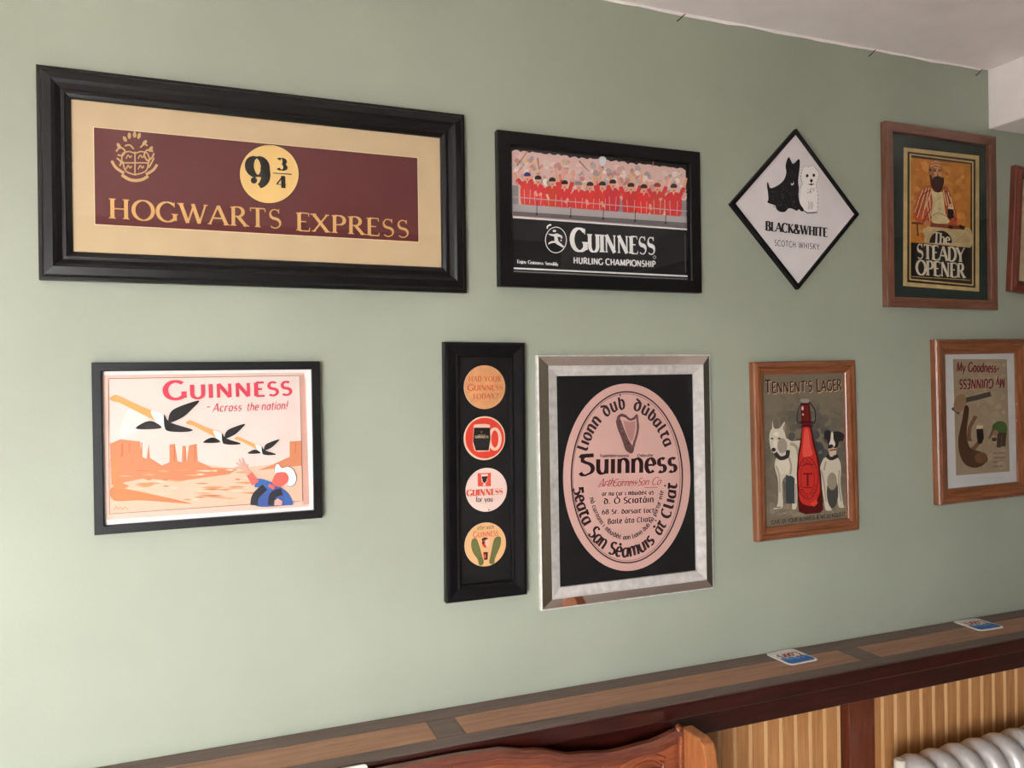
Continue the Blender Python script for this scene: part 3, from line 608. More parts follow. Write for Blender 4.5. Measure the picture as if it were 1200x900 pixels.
pr.line([(560, 200), (554, 215), (568, 226)], 3, (200, 200, 204), 7); pr.line([(602, 204), (606, 218), (592, 228)], 3, (200, 200, 204), 7)
pr.line([(580, 236), (580, 248)], 8, (120, 120, 124), 7)
for q in ([(150, 235), (205, 160)], [(255, 195), (262, 255)], [(462, 210), (512, 262)], [(836, 212), (830, 240)]): pr.line(q, [8, 4], (170, 120, 100), 7)
pr.poly([(130, 424), (1003, 490), (1003, 528), (130, 470)], (178, 170, 170), 6); pr.poly([(130, 462), (1003, 520), (1003, 546), (130, 484)], (112, 104, 106), 7)
pr.line([(130, 390), (1003, 462)], 4.5, (206, 176, 176), 8)
for x in (252, 422, 585, 745, 898): pr.line([(x, 405+(x-130)*.08), (x-2, 470+(x-130)*.067)], 4, (70, 60, 62), 8); pr.ell(x-2, 470+(x-130)*.067, 6, 5, (40, 36, 38), 8, 10)
pr.poly([(130, 488), (1004, 549), (1004, 557), (130, 496)], (236, 232, 230), 7); pr.poly([(130, 496), (1004, 557), (1004, 800), (130, 745)], (30, 29, 31), 6)
WH = (238, 236, 234)
pr.M = p.mapper(W0, 630, 255, 8.0)
pr.text('GUINNESS', (312, 313), (1095, 349), 212, Style(.24, .07, .055, .04, .03, caps=1.28), WH, 8)
pr.text('HURLING', (330, 430), (608, 444), 56, Style(.22, .18, 0, 0, .07), WH, 8); pr.text('CHAMPIONSHIP', (632, 444), (1098, 466), 56, Style(.22, .18, 0, 0, .07), WH, 8)
pr.ring(166, 212, 98, 120, 8, WH, 8, 40); pr.ring(1090, 374, 12, 14, 3, WH, 8, 14)
pr.line([(84, 108), (90, 82), (122, 68)], [6, 9, 14], WH, 8, True)
pr.ell(152, 128, 17, 11, WH, 9, 14); pr.poly([(88, 152), (140, 158), (178, 150), (222, 172), (228, 196), (216, 200), (205, 184), (180, 182), (188, 222), (242, 274), (232, 284), (176, 254), (160, 240), (128, 240), (92, 256), (98, 236), (128, 222), (152, 222), (150, 180), (110, 170)], WH, 9)
pr.ell(214, 216, 8, 8, WH, 9, 10)
pr.M = p.mapper(W0, 570, 140, 4.285)
pr.text('Enjoy Guinness Sensibly', (152, 722), (358, 736), 17, S_BOLD, WH, 8)
pr.line([(134, 748), (1006, 788)], 8, (230, 228, 226), 8); pr.line([(134, 763), (1006, 803)], 7, (128, 126, 126), 8); pr.line([(993, 570), (996, 770)], 3, (110, 108, 110), 8)
pr.build('print', p.root, 'print')
p.glass(.0305, .0135)

# ---- 3: diamond sign with two dogs
p = Picture('diamond_sign', 'white diamond-shaped sign with a black dog and a white dog in a thin black frame', 1.4525, 2.0441, .2955, .2955, 45, 'sign')
p.rails([(0, .003), (0, .014), (.001, .015), (.0085, .015), (.0095, .014), (.0095, .009)], 'black_soft')
W0 = .009
p.sheet('backing', 'board_black', -.144, .144, -.144, .144, .001, .008)
pr = Print(p.mapper(W0, 890, 170, 6.922), W0)
quad_uv(pr, -.1385, .1385, -.1385, .1385, (224, 216, 216), 0)
BK = (34, 31, 34)
pr.poly([(236, 98), (252, 122), (268, 152), (290, 140), (314, 114), (326, 130), (324, 190), (318, 235), (312, 300), (318, 350), (316, 420), (330, 480), (352, 512), (360, 535), (338, 538), (318, 522), (300, 534), (262, 516), (232, 516), (206, 542), (166, 542), (136, 520), (128, 492), (92, 478), (62, 466), (70, 444), (68, 396), (60, 340), (62, 302), (72, 312), (88, 350), (140, 332), (186, 296), (206, 262), (216, 220), (210, 170), (222, 120)], BK, 2, True, 3)
for i in range(46):
    x, y = 90+rnd.random()*220, 360+rnd.random()*150
    pr.ell(x, y, 2+rnd.random()*4, 1.5+rnd.random()*2.5, (96, 90, 94), 3, 7, rnd.random()*180)
for i in range(14): pr.ell(225+rnd.random()*80, 190+rnd.random()*110, 3, 2, (110, 104, 106), 3, 7)
pr.poly([(252, 306), (262, 316), (276, 300), (278, 318), (262, 330), (252, 322)], (214, 206, 206), 3)
pr.poly([(362, 168), (400, 176), (432, 164), (452, 190), (472, 212), (482, 240), (470, 280), (458, 330), (470, 400), (470, 480), (466, 545), (430, 552), (384, 554), (350, 530), (326, 490), (330, 420), (338, 350), (346, 310), (334, 270), (342, 210)], (240, 234, 230), 1, True, 4)
GRY = (96, 90, 92)
edge = catmull([(362, 168), (400, 176), (432, 164), (452, 190), (472, 212), (482, 240), (470, 280), (458, 330), (470, 400), (470, 480), (466, 545)], False, 5)
for i in range(0, len(edge)-1, 2): pr.line([edge[i], edge[i+1]], 4, GRY, 3)
edge = catmull([(362, 168), (342, 210), (334, 270), (346, 310), (330, 340), (326, 350)], False, 5)
for i in range(0, len(edge)-1, 2): pr.line([edge[i], edge[i+1]], 5, GRY, 3)
pr.line([(360, 535), (384, 552), (430, 550), (466, 546)], 7, BK, 3)
for x, y, a in ((384, 250, 12), (438, 246, -10)): pr.ell(x, y, 11, 14, BK, 3, 12, a)
pr.ell(418, 290, 12, 14, BK, 3, 12); pr.line([(394, 318), (418, 322), (440, 316)], [4, 13, 4], BK, 3); pr.line([(418, 296), (418, 320)], 5, BK, 3)
for i in range(26):
    x, y = 385+rnd.random()*60, 345+rnd.random()*40
    pr.line([(x, y), (x+rnd.random()*10-5, y+9)], 2.2, GRY, 3)
for x0 in (396, 412, 424): pr.line([(x0, 460), (x0+6, 490), (x0-2, 520)], 3, GRY, 3)
pr.line([(180, 330), (250, 400), (260, 460)], 2.5, (70, 66, 68), 3)
pr.text('BLACK&WHITE', (46, 692), (549, 746), 74, Style(.27, .08, .05, .045, .05), BK, 3)
pr.text('SCOTCH', (120, 816), (292, 832), 46, Style(.13, .11, 0, 0, .16), BK, 3); pr.text('WHISKY', (316, 834), (484, 850), 46, Style(.13, .11, 0, 0, .16), BK, 3)
pr.build('print', p.root, 'print')

# ---- 4: bearded man poster in brown box frame
p = Picture('framed_poster', 'poster of a bearded man in striped blazer, dark green mount, plain brown wooden frame', 1.9690, 2.0509, .4300, .5088, -.124)
p.rails([(0, .003), (0, .0175), (.001, .0185), (.026, .0185), (.0275, .017), (.0275, .006)], 'oak')
W0 = .0066
p.sheet('mount', mat_plain('green_mount', (34, 46, 42), .8, var=.05), -.195, .195, -.228, .228, .001, .006)
pr = Print(p.mapper(W0, 1055, 165, 5.0), W0)
CRM = (206, 178, 122)
pr.poly([(20, 38), (462, 88), (462, 884), (16, 850)], CRM, 0)
for i, (ins, c) in enumerate(((22, (58, 44, 30)), (34, (214, 186, 128)), (42, (64, 44, 28)))):
    q = [(20+ins, 38+ins+3), (462-ins, 88+ins), (462-ins, 884-ins), (18+ins, 850-ins)]
    pr.poly(q, c, 1+i*.5)
pr.poly([(60, 98), (410, 138), (408, 632), (58, 600)], (206, 130, 52), 3)
pr.mottle((84, 124, 382, 560), 110, 20, lambda tx, ty: rnd.choice([(214, 142, 64), (196, 116, 42), (220, 150, 74), (204, 126, 50)]), 3.4, rnd, .05, 30)
# trousers, blazer, shirt, head
pr.poly([(128, 520), (200, 500), (300, 520), (405, 515), (408, 625), (300, 615), (150, 600), (140, 560)], (206, 180, 132), 4.5, True)
for i in range(5): pr.line([(310+i*18, 600), (380+i*6, 540+i*10)], 3, (150, 120, 82), 5)
BLZ = (196, 84, 46)
pr.poly([(150, 268), (180, 262), (232, 285), (258, 268), (286, 300), (312, 380), (330, 450), (320, 500), (285, 500), (270, 430), (240, 480), (170, 485), (110, 480), (75, 455), (78, 400), (100, 320), (124, 282)], BLZ, 4.8, True)
for x0, y0, x1, y1 in ((150, 275, 96, 450), (130, 285, 80, 420), (166, 275, 124, 460), (178, 300, 140, 400), (150, 360, 172, 470), (168, 330, 176, 440), (262, 285, 290, 430), (276, 300, 312, 440), (248, 290, 268, 380), (292, 330, 322, 470), (110, 330, 92, 440)):
    pr.line([(x0, y0), (x1, y1)], 5, (234, 208, 160), 5.3)
pr.poly([(176, 280), (196, 300), (236, 300), (248, 320), (262, 430), (282, 480), (190, 482), (180, 440), (186, 360)], (226, 206, 156), 5.6, True)
pr.line([(172, 290), (118, 330), (92, 440)], 6, (120, 44, 28), 5.45, True); pr.line([(262, 290), (296, 380), (322, 470)], 6, (120, 44, 28), 5.45, True); pr.line([(130, 480), (160, 420), (176, 400)], 6, (120, 44, 28), 5.45, True)
pr.line([(186, 440), (220, 425), (270, 445)], 4, (170, 140, 92), 5.8, True)
for y in (340, 370, 400): pr.ell(222, y, 3, 3, (150, 120, 80), 5.8, 8)
pr.poly([(164, 190), (168, 150), (200, 140), (236, 150), (240, 200), (214, 240), (176, 236)], (92, 50, 34), 5.8, True); pr.ell(208, 188, 32, 50, (206, 150, 106), 6.1, 20); pr.poly([(178, 165), (190, 150), (194, 220), (180, 216)], (166, 104, 68), 6.3, True)
pr.poly([(170, 150), (172, 124), (196, 114), (228, 120), (234, 150), (232, 160), (196, 150), (172, 168)], (196, 110, 66), 6.4, True)
pr.line([(172, 152), (200, 138), (232, 150)], 5, (230, 200, 150), 6.7); pr.line([(174, 134), (200, 122), (230, 132)], 4, (230, 200, 150), 6.7)
pr.poly([(172, 190), (184, 226), (208, 214), (236, 222), (248, 214), (250, 250), (234, 296), (212, 304), (188, 286), (172, 250)], (72, 34, 26), 6.8, True)
pr.line([(190, 222), (214, 212), (244, 224)], 9, (58, 28, 22), 7, True); pr.poly([(212, 180), (222, 206), (210, 208)], (166, 100, 66), 7)
pr.line([(188, 176), (206, 178)], 7, (70, 36, 28), 7); pr.line([(218, 178), (234, 180)], 7, (70, 36, 28), 7); pr.line([(188, 166), (206, 168)], 4, (96, 54, 38), 7); pr.line([(218, 168), (234, 170)], 4, (96, 54, 38), 7); pr.ell(170, 190, 6, 14, (172, 108, 72), 7, 10)
# glass, bat, hand, chair
pr.poly([(274, 398), (304, 400), (308, 452), (286, 462), (270, 450)], (58, 40, 40), 7); pr.poly([(276, 386), (302, 388), (304, 402), (274, 400)], (226, 206, 170), 7.3); pr.ell(290, 378, 8, 8, (226, 180, 140), 7.3, 10)
pr.ell(152, 484, 22, 16, (200, 132, 84), 7, 14); pr.line([(172, 494), (372, 512)], 22, (150, 72, 48), 7); pr.line([(340, 500), (372, 514)], 18, (70, 44, 40), 7.3); pr.line([(278, 500), (300, 512)], 18, (70, 44, 40), 7.3)
pr.line([(64, 482), (140, 486)], 12, (96, 50, 34), 4.2); pr.line([(96, 490), (100, 560)], 10, (96, 50, 34), 4.2)
pr.poly([(58, 596), (408, 628), (406, 822), (58, 800)], (40, 28, 24), 7.5); pr.ell(232, 600, 66, 72, (40, 28, 24), 7.4, 30, 0, 180, 360)
pr.line([(60, 796), (404, 818)], 4, CRM, 8)
CW = (228, 216, 190)
pr.text('The', (186, 600), (284, 606), 62, Style(.2, .08, .04, .04, .02, shear=.08), CW, 8.3)
pr.text('STEADY', (90, 690), (370, 712), 84, Style(.22, .08, .05, .04, .02), CW, 8.3); pr.text('OPENER', (88, 784), (372, 804), 84, Style(.22, .08, .05, .04, .02), CW, 8.3)
pr.build('print', p.root, 'print_old')
p.glass(.027, .0125)

# ---- 5: desert poster with plain birds
p = Picture('framed_poster', 'desert poster with red lettering, birds and a waving person in white hat, slim black frame', .0218, 1.4917, .4110, .3173, .162)
p.rails([(0, .003), (0, .018), (.001, .019), (.015, .019), (.0162, .018), (.0162, .009)], 'black_soft')
W0 = .009
p.sheet('backing', 'board_black', -.2, .2, -.153, .153, .001, .008)
pr = Print(p.mapper(W0, 90, 410, 3.913), W0)
quad_uv(pr, -.1905, .1905, -.1435, .1435, (244, 238, 236), 0)
pr.poly([(116, 116), (1040, 104), (1050, 140), (1066, 705), (1062, 718), (136, 780), (126, 400)], (226, 194, 178), 1)
pr.poly([(146, 132), (1022, 118), (1036, 690), (150, 752)], (228, 208, 199), 1.5)
pr.poly([(1024, 118), (1042, 110), (1066, 705), (1040, 712), (1036, 690)], (214, 164, 148), 1.6)
# sky-to-desert
DES, OR = (226, 190, 164), (214, 136, 98)
pr.poly([(150, 500), (300, 520), (420, 540), (560, 520), (700, 540), (860, 530), (1032, 500), (1036, 690), (150, 752)], DES, 2)
pr.poly([(152, 430), (200, 410), (290, 420), (300, 490), (320, 500), (330, 430), (336, 495), (390, 530), (425, 515), (425, 435), (450, 430), (462, 510), (482, 515), (484, 440), (500, 440), (504, 515), (515, 438), (550, 430), (555, 510), (620, 540), (740, 545), (700, 570), (480, 600), (300, 590), (160, 620)], OR, 2.5)
pr.poly([(976, 420), (1030, 416), (1034, 530), (830, 552), (900, 525), (976, 490)], OR, 2.5)
for x0, x1, y0, y1 in ((205, 212, 430, 490), (296, 300, 425, 490), (445, 450, 440, 510), (495, 498, 450, 512), (540, 544, 440, 510), (240, 244, 430, 470), (1000, 1004, 425, 470)):
    pr.poly([(x0, y0), (x1, y0), (x1, y1), (x0, y1)], (206, 112, 70), 3)
for i in range(56):
    x, y = 160+rnd.random()*600, 545+rnd.random()*150
    w = 30+rnd.random()*90
    pr.poly([(x, y), (x+w*.5, y-4), (x+w, y-1), (x+w*.6, y+3+rnd.random()*4)], rnd.choice([(222, 164, 122), (230, 196, 168), (216, 146, 102), (232, 204, 180), (204, 128, 92)]), 3)
pr.poly([(160, 630), (240, 640), (360, 665), (470, 690), (520, 705), (300, 690), (170, 690)], (228, 132, 86), 3.3, True)
pr.poly([(160, 500), (190, 520), (200, 600), (240, 625), (170, 630)], (226, 138, 90), 3.3, True)
pr.poly([(210, 330), (250, 270), (330, 330), (260, 380), (200, 405)], (234, 218, 211), 2.2, True)
FRM = (150, 96, 78)
pr.line([(148, 132), (1022, 118), (1036, 692), (990, 696)], 3, FRM, 4); pr.line([(820, 706), (150, 752), (146, 132)], 3, FRM, 4)
LR = (216, 66, 86)
pr.text('GUINNESS', (402, 228), (984, 206), 82, Style(.20, .15, .0, 0, .10, caps=1.28), LR, 5)
pr.text('Across', (622, 284), (754, 279), 38, S_ITAL, LR, 5); pr.text('the', (778, 279), (832, 277), 38, S_ITAL, LR, 5); pr.text('nation!', (846, 276), (966, 272), 38, S_ITAL, LR, 5)
pr.line([(596, 262), (612, 261)], 4, LR, 5)
# three plain long-necked birds, one like the next and smaller
def bird(x, y, s):
    q = lambda pts: [(x+a*s, y+b*s) for a, b in pts]
    pr.poly(q([(-250, -112), (-228, -128), (-200, -122), (-120, -84), (-40, -50), (0, -30), (10, 0), (-30, -8), (-110, -46), (-200, -92), (-232, -100)]), (232, 164, 96), 5, True)
    pr.poly(q([(-60, -56), (0, -36), (22, 0), (14, 26), (-20, 16), (-40, -10)]), (242, 236, 230), 5.3, True)
    pr.poly(q([(0, -40), (20, -10), (60, 8), (130, 30), (100, 40), (30, 38), (4, 22)]), (40, 37, 38), 5.6, True)
    pr.poly(q([(20, -8), (30, -50), (70, -76), (160, -104), (130, -66), (90, -30), (40, -6)]), (40, 37, 38), 5.8, True)
    pr.poly(q([(-10, 20), (-50, -8), (-90, -4), (-130, 24), (-70, 28)]), (40, 37, 38), 5.8, True)
bird(400, 336, 1.0); bird(665, 408, .66); bird(848, 462, .5)
# person in a wide white hat, waving
SK, BLU, DKB = (226, 108, 96), (62, 104, 170), (46, 46, 54)
pr.poly([(826, 716), (838, 660), (868, 630), (910, 618), (950, 640), (975, 665), (990, 706), (960, 712)], (70, 92, 160), 5, True)
pr.line([(895, 628), (850, 612), (815, 610)], [34, 38, 40], BLU, 5.4, True); pr.line([(820, 612), (790, 568)], [38, 28], SK, 5.7); pr.line([(790, 570), (772, 548)], [24, 26], (236, 160, 140), 6)
for dx, dy in ((-44, -36), (-30, -52), (-10, -58), (18, -28), (-46, -14)): pr.line([(770, 548), (770+dx*.9, 548+dy*.9)], [12, 6], (236, 164, 146), 6.2)
pr.line([(812, 712), (820, 670), (862, 628)], 34, DKB, 6, True); pr.line([(892, 712), (900, 665), (940, 650)], 32, DKB, 6, True)
pr.line([(880, 618), (905, 634)], 16, SK, 6.2); pr.poly([(896, 610), (912, 568), (946, 556), (970, 580), (964, 606), (930, 628)], SK, 6.4, True)
pr.poly([(904, 562), (910, 530), (924, 522), (940, 540), (966, 534), (990, 546), (1006, 580), (1000, 612), (980, 626), (964, 622), (972, 590), (960, 564), (938, 560)], (246, 236, 234), 6.7, True)
pr.line([(904, 562), (910, 530), (924, 522), (940, 540), (966, 534), (990, 546), (1006, 580), (1000, 612), (980, 626), (964, 622)], 2.5, (140, 100, 96), 7, True)
pr.poly([(950, 650), (975, 665), (992, 704), (956, 712)], BLU, 6.5); pr.poly([(906, 690), (922, 680), (942, 694), (938, 712), (904, 712)], (236, 170, 150), 7)
pr.line([(172, 734), (182, 718), (190, 732), (200, 720), (208, 732), (218, 722), (236, 730)], 2.5, (190, 130, 104), 5, True)
pr.build('print', p.root, 'print')
p.glass(.016, .0135)

# ---- 6: four round mats in a tall black frame
p = Picture('framed_beer_mats', 'tall narrow black frame holding four round beer mats in a column', (.5781+.0032), 1.4107, .1879, .5618, -.296)
p.rails([(0, .003), (0, .0195), (.002, .022), (.008, .0225), (.027, .019), (.028, .020), (.032, .020), (.034, .017), (.0345, .008)], 'black_soft')
p.sheet('backing', 'board_black', -.062, .062, -.247, .247, .001, .0078)
W0 = .0095
ORG, OW = (232, 172, 122), (240, 206, 188)
def mat_disc(px0, py0, px1, py1, base):
    M_ = p.mapper(W0); c = M_((px0+px1)/2, (py0+py1)/2); r = .0482
    m = MB(); m.v = []; o = [(c[0]+r*math.cos(2*math.pi*i/48), c[1]+r*math.sin(2*math.pi*i/48)) for i in range(48)]
    m.prism(o, lambda q: (q[0], -.0078, q[1]), lambda q: (q[0], -W0+.0001, q[1]))
    disc = m.build('beer_mat', 'white', p.root)
    pr = Print(p.mapper(W0), W0); pr._uv(o, base, 0)
    return disc, pr
DR = (206, 76, 50)
d, pr = mat_disc(544, 428.4, 592.4, 479, (224, 160, 110)); pr.M = p.mapper(W0, 535, 420, 7.2)
pr.text('HAD YOUR', (102, 194), (374, 194), 44, S_ROMAN, DR, 2); pr.text('GUINNESS', (94, 272), (386, 266), 52, Style(.17, .06, .05, .03, .05, caps=1.2), DR, 2); pr.text('TODAY?', (132, 344), (352, 334), 42, S_ROMAN, DR, 2)
pr.build('mat_print', d, 'print_old')
d, pr = mat_disc(543.5, 487.5, 592.5, 539.5, (240, 206, 176)); pr.M = p.mapper(W0, 535, 420, 7.2)
pr.ell(238, 672, 164, 172, (222, 66, 50), 1, 40); pr.ring(322, 680, 44, 86, 26, (240, 200, 176), 2, 28)
pr.poly([(142, 578), (146, 560), (180, 554), (240, 552), (280, 560), (284, 640), (288, 700), (276, 784), (180, 788), (152, 780), (134, 720), (140, 640)], (238, 196, 168), 3); pr.poly([(146, 584), (280, 584), (284, 680), (268, 776), (160, 776), (138, 700)], (40, 32, 34), 4)
pr.text('GUINNESS', (154, 672), (266, 672), 20, S_BOLD, (216, 196, 160), 5); pr.line([(176, 645), (244, 645)], 6, (150, 124, 84), 5); pr.line([(200, 612), (208, 634), (216, 612)], 3, (190, 160, 110), 5)
pr.build('mat_print', d, 'print')
d, pr = mat_disc(545.5, 547.5, 595, 600.5, (240, 208, 196)); pr.M = p.mapper(W0, 535, 540, 6.67)
pr.poly([(164, 97), (268, 94), (268, 198), (166, 200)], (224, 84, 62), 1); pr.poly([(190, 104), (244, 102), (238, 160), (222, 178), (232, 194), (202, 195), (212, 178), (196, 160)], (240, 206, 190), 2); pr.poly([(194, 122), (242, 120), (232, 160), (217, 176), (204, 162)], (48, 30, 28), 3)
pr.text('GUINNESS', (80, 276), (360, 262), 48, S_FAT, (224, 86, 62), 2); pr.text('for you', (148, 322), (282, 318), 42, Style(.17, .08, .05, .04, .05), (66, 56, 54), 2)
pr.ell(252, 382, 6, 5, (120, 60, 60), 2, 8)
pr.build('mat_print', d, 'print')
d, pr = mat_disc(544, 611, 594, 665, (236, 184, 130)); pr.M = p.mapper(W0, 535, 540, 6.67)
pr.text('after work', (160, 540), (290, 530), 34, S_ITAL, (110, 86, 60), 2); pr.text('GUINNESS', (130, 600), (326, 584), 46, Style(.16, .13, 0, 0, .08, caps=1.2), (222, 84, 76), 2)
for pts in ([(118, 622), (138, 604), (160, 618), (182, 680), (200, 750), (212, 790), (200, 814), (176, 812), (164, 770), (130, 720), (114, 670)], [(330, 590), (346, 606), (342, 660), (318, 720), (300, 760), (292, 800), (272, 808), (254, 792), (262, 750), (274, 690), (290, 620), (308, 596)]):
    pr.poly(pts, (112, 114, 66), 2, True)
pr.line([(168, 770), (204, 758)], 4, (90, 98, 50), 3); pr.line([(262, 756), (298, 766)], 4, (90, 98, 50), 3)
pr.ell(226, 640, 28, 38, (214, 60, 48), 2, 20); pr.ell(240, 640, 18, 34, (240, 196, 170), 2.6, 18); pr.ell(222, 616, 26, 18, (52, 34, 34), 3, 16, 0, 150, 340); pr.ell(206, 640, 8, 14, (52, 34, 34), 3, 10)
pr.poly([(208, 714), (244, 712), (240, 772), (214, 774)], (52, 30, 30), 3); pr.poly([(206, 730), (228, 728), (230, 758), (214, 760)], (222, 70, 54), 4)
pr.build('mat_print', d, 'print')
p.glass(.034, .0125)

# ---- 7: oval label in a bevelled mirror frame
p = Picture('framed_label', 'large pink oval stout label on black in a shiny silver mirrored frame', .9416, 1.3758, .4656, .5781, .172)
p.rails([(0, .003), (0, .0140), (.0015, .0155), (.0035, .0155)], 'leaf', 'edge_strip')
p.rails([(.0036, .012), (.0038, .0155), (.0245, .0210)], 'mirror', 'outer_bevel')
p.rails([(.0246, .018), (.0247, .0215), (.0258, .0215), (.0259, .018)], 'leaf', 'bead')
p.rails([(.0260, .018), (.0261, .0210), (.0480, .0145), (.0485, .008)], 'leaf', 'inner_bevel')
p.sheet('backing', 'board_black', -.19, .19, -.243, .243, .001, .0085)
W0 = .0092
pr = Print(p.mapper(W0, 620, 405, 2.813), W0)
PK, DK, PR = (214, 170, 160), (50, 26, 28), (176, 50, 56)
cx, cy = 322, 434
pr.ell(cx, cy, 210, 309, PK, 0, 72); pr.ring(cx, cy, 183, 282, 4.5, DK, 1, 72); pr.ring(cx-1, cy, 177, 275, 1.6, (120, 80, 78), 1, 72)
pr.text_arc('Lionn', (cx, cy), 137, 226, 156, 124, 38, S_UNC, DK, 2); pr.text_arc('Duḃ', (cx, cy), 137, 226, 117.5, 91, 40, S_UNC, DK, 2)
pr.text_arc('Dúbalta', (cx, cy), 137, 226, 80, 24, 38, S_UNC, DK, 2)
pr.text_arc('geata', (cx, cy), 166, 262, 185, 214.5, 38, S_UNC, DK, 2); pr.text_arc('San', (cx, cy), 166, 262, 221, 241, 40, S_UNC, DK, 2)
pr.text_arc('Séamuis', (cx, cy), 166, 262, 247, 302, 40, S_UNC, DK, 2); pr.text_arc('áṫ', (cx, cy), 166, 262, 309, 320, 38, S_UNC, DK, 2); pr.text_arc('Cliaṫ', (cx, cy), 166, 262, 325, 353, 40, S_UNC, DK, 2)
pr.text_arc('ná cuireann i mbuidéil aon lionn dub na portar eile', (cx, cy), 124, 205, 197, 345, 15, S_UNCS, DK, 2)
pr.text('Guinness', (168, 424), (486, 416), 62, Style(.205, .085, 0, 0, .08, nib=15, glyphs=UN), DK, 2)
pr.text('Taidhbhreannú', (232, 368), (328, 367), 9, S_UNCS, DK, 2); pr.text('Oideade', (356, 367), (408, 366), 9, S_UNCS, DK, 2)
pr.text('Arth', (226, 466), (278, 462), 26, S_SCRIPT, PR, 2); pr.text('Guinness', (274, 464), (352, 461), 24, S_SCRIPT, PR, 2); pr.text('Son', (354, 461), (392, 460), 25, S_SCRIPT, PR, 2); pr.text('Co', (402, 459), (432, 458), 25, S_SCRIPT, PR, 2); pr.line([(226, 466), (300, 448), (360, 452)], 1.4, PR, 2, True)
pr.line([(380, 468), (424, 467)], 2.5, (196, 110, 108), 2)
pr.text('ar na cur i mbuidéil ag', (240, 495), (410, 490), 13, S_UNCS, DK, 2); pr.text('D. Ó Sciatáin', (246, 522), (410, 516), 19, S_UNCS, DK, 2)
pr.text('68 Sr. Dorsait loct', (240, 556), (412, 550), 15, S_UNCS, DK, 2); pr.text('Baile Áta Cliaṫ', (258, 588), (400, 580), 17, S_UNCS, DK, 2)
# harp
HB = (110, 76, 72)
pr.M = p.mapper(W0, 660, 450, 7.742)
pr.poly([(478, 330), (510, 310), (530, 350), (560, 430), (600, 520), (625, 560), (640, 600), (620, 630), (590, 620), (560, 590), (530, 500), (490, 400)], HB, 2, True)
pr.line([(490, 318), (520, 280), (560, 288), (600, 320), (640, 310), (668, 276)], [22, 24, 26, 28, 26, 20], HB, 3, True); pr.line([(666, 280), (672, 340), (676, 400), (660, 480), (640, 540), (628, 600)], 20, HB, 3, True)
pr.line([(515, 290), (560, 300), (605, 326), (650, 316)], 7, DK, 4, True)
pr.poly([(540, 330), (600, 344), (650, 336), (655, 400), (630, 500), (610, 530), (570, 440)], (190, 140, 134), 2.4)
for i in range(9): pr.line([(548+i*12, 334+(i % 3)*3), (584+i*6, 470+i*6)], 1.6, (140, 100, 96), 2.8)
for i in range(60):
    t = rnd.random(); pr.ell(500+t*110+rnd.random()*16-8, 345+t*240+rnd.random()*20-10, 3+rnd.random()*3, 3+rnd.random()*3, rnd.choice([(70, 42, 42), (170, 130, 124), (86, 56, 54)]), 4, 7)
for i in range(30):
    t = rnd.random(); pr.ell(672-(t*t)*34+rnd.random()*10-5, 300+t*280, 3, 4, rnd.choice([(70, 42, 42), (160, 120, 114)]), 4, 7)
pr.build('oval_label', p.root, 'print')
p.glass(.048, .0125)

# ---- 8: red bottle and two dogs
p = Picture('framed_poster', 'poster of a red bottle between white dog and black-headed dog, moulded golden wood frame', 1.4712, 1.4203, .3352, .4564, .757)
p.rails([(0, .003), (0, .017), (.003, .021), (.010, .0235), (.015, .0225), (.0155, .0195), (.017, .0215), (.023, .021), (.032, .0155), (.0335, .014), (.035, .008)], 'pine')
W0 = .009
p.sheet('backing', 'board_black', -.16, .16, -.22, .22, .001, .0085)
pr = Print(p.mapper(W0, 865, 410, 3.832), W0)
quad_uv(pr, -.136, .136, -.196, .196, (122, 110, 92), 0)
def tone(tx, ty):
    d = math.exp(-((tx-.55)/.40)**2-((ty-.52)/.36)**2)
    return tuple(a_*(1-d)+b_*d for a_, b_ in zip((124, 112, 92), (58, 64, 68)))
pr.mottle((130, 215, 476, 740), 320, 20, tone, .4, rnd)
pr.mottle((145, 695, 485, 742), 60, 14, lambda tx, ty: (136, 124, 104), 2.1, rnd)
DKR = (60, 24, 18)
ST8 = Style(.17, .14, 0, 0, .07, caps=1.22)
pr.text("TENNENT'S", (121, 198), (334, 190), 56, ST8, (206, 176, 140), 3); pr.text('LAGER', (352, 191), (466, 183), 56, ST8, (206, 176, 140), 3)
pr.text("TENNENT'S", (118, 194), (331, 186), 56, ST8, DKR, 4); pr.text('LAGER', (349, 187), (463, 179), 56, ST8, DKR, 4)
WD, SHD = (206, 196, 176), (150, 138, 118)
# white dog
pr.poly([(205, 400), (240, 410), (290, 420), (300, 560), (270, 600), (262, 700), (250, 716), (240, 700), (250, 580), (214, 568), (196, 600), (200, 700), (180, 712), (156, 714), (176, 690), (178, 590), (162, 520), (175, 470)], WD, 3, True)
pr.poly([(212, 560), (252, 575), (252, 690), (214, 690)], (66, 70, 72), 3.2)
pr.poly([(150, 352), (152, 320), (160, 352), (186, 350), (206, 322), (210, 350), (208, 372), (216, 410), (212, 450), (192, 472), (164, 466), (146, 450), (138, 400), (142, 366)], WD, 4, True)
pr.poly([(198, 352), (208, 326), (210, 352), (206, 372)], SHD, 4.4); pr.ell(196, 430, 22, 34, (158, 146, 130), 4.4, 16); pr.ell(157, 448, 10, 9, (40, 34, 34), 4.7, 12); pr.ell(150, 398, 6, 4, (40, 34, 34), 4.7, 8); pr.ell(182, 398, 7, 4, (40, 34, 34), 4.7, 8)
pr.line([(164, 462), (186, 486), (216, 478), (222, 450)], 18, (58, 50, 50), 4.7, True)
pr.ell(200, 520, 30, 40, (216, 206, 186), 3.6, 18)
for q, w_ in (([(232, 420), (262, 440), (276, 520)], 14), ([(168, 520), (182, 560), (186, 640)], 7), ([(196, 600), (198, 660)], 5), ([(258, 600), (256, 690)], 6), ([(222, 470), (236, 520), (232, 560)], 9)): pr.line(q, w_, (168, 156, 134), 3.9, True)
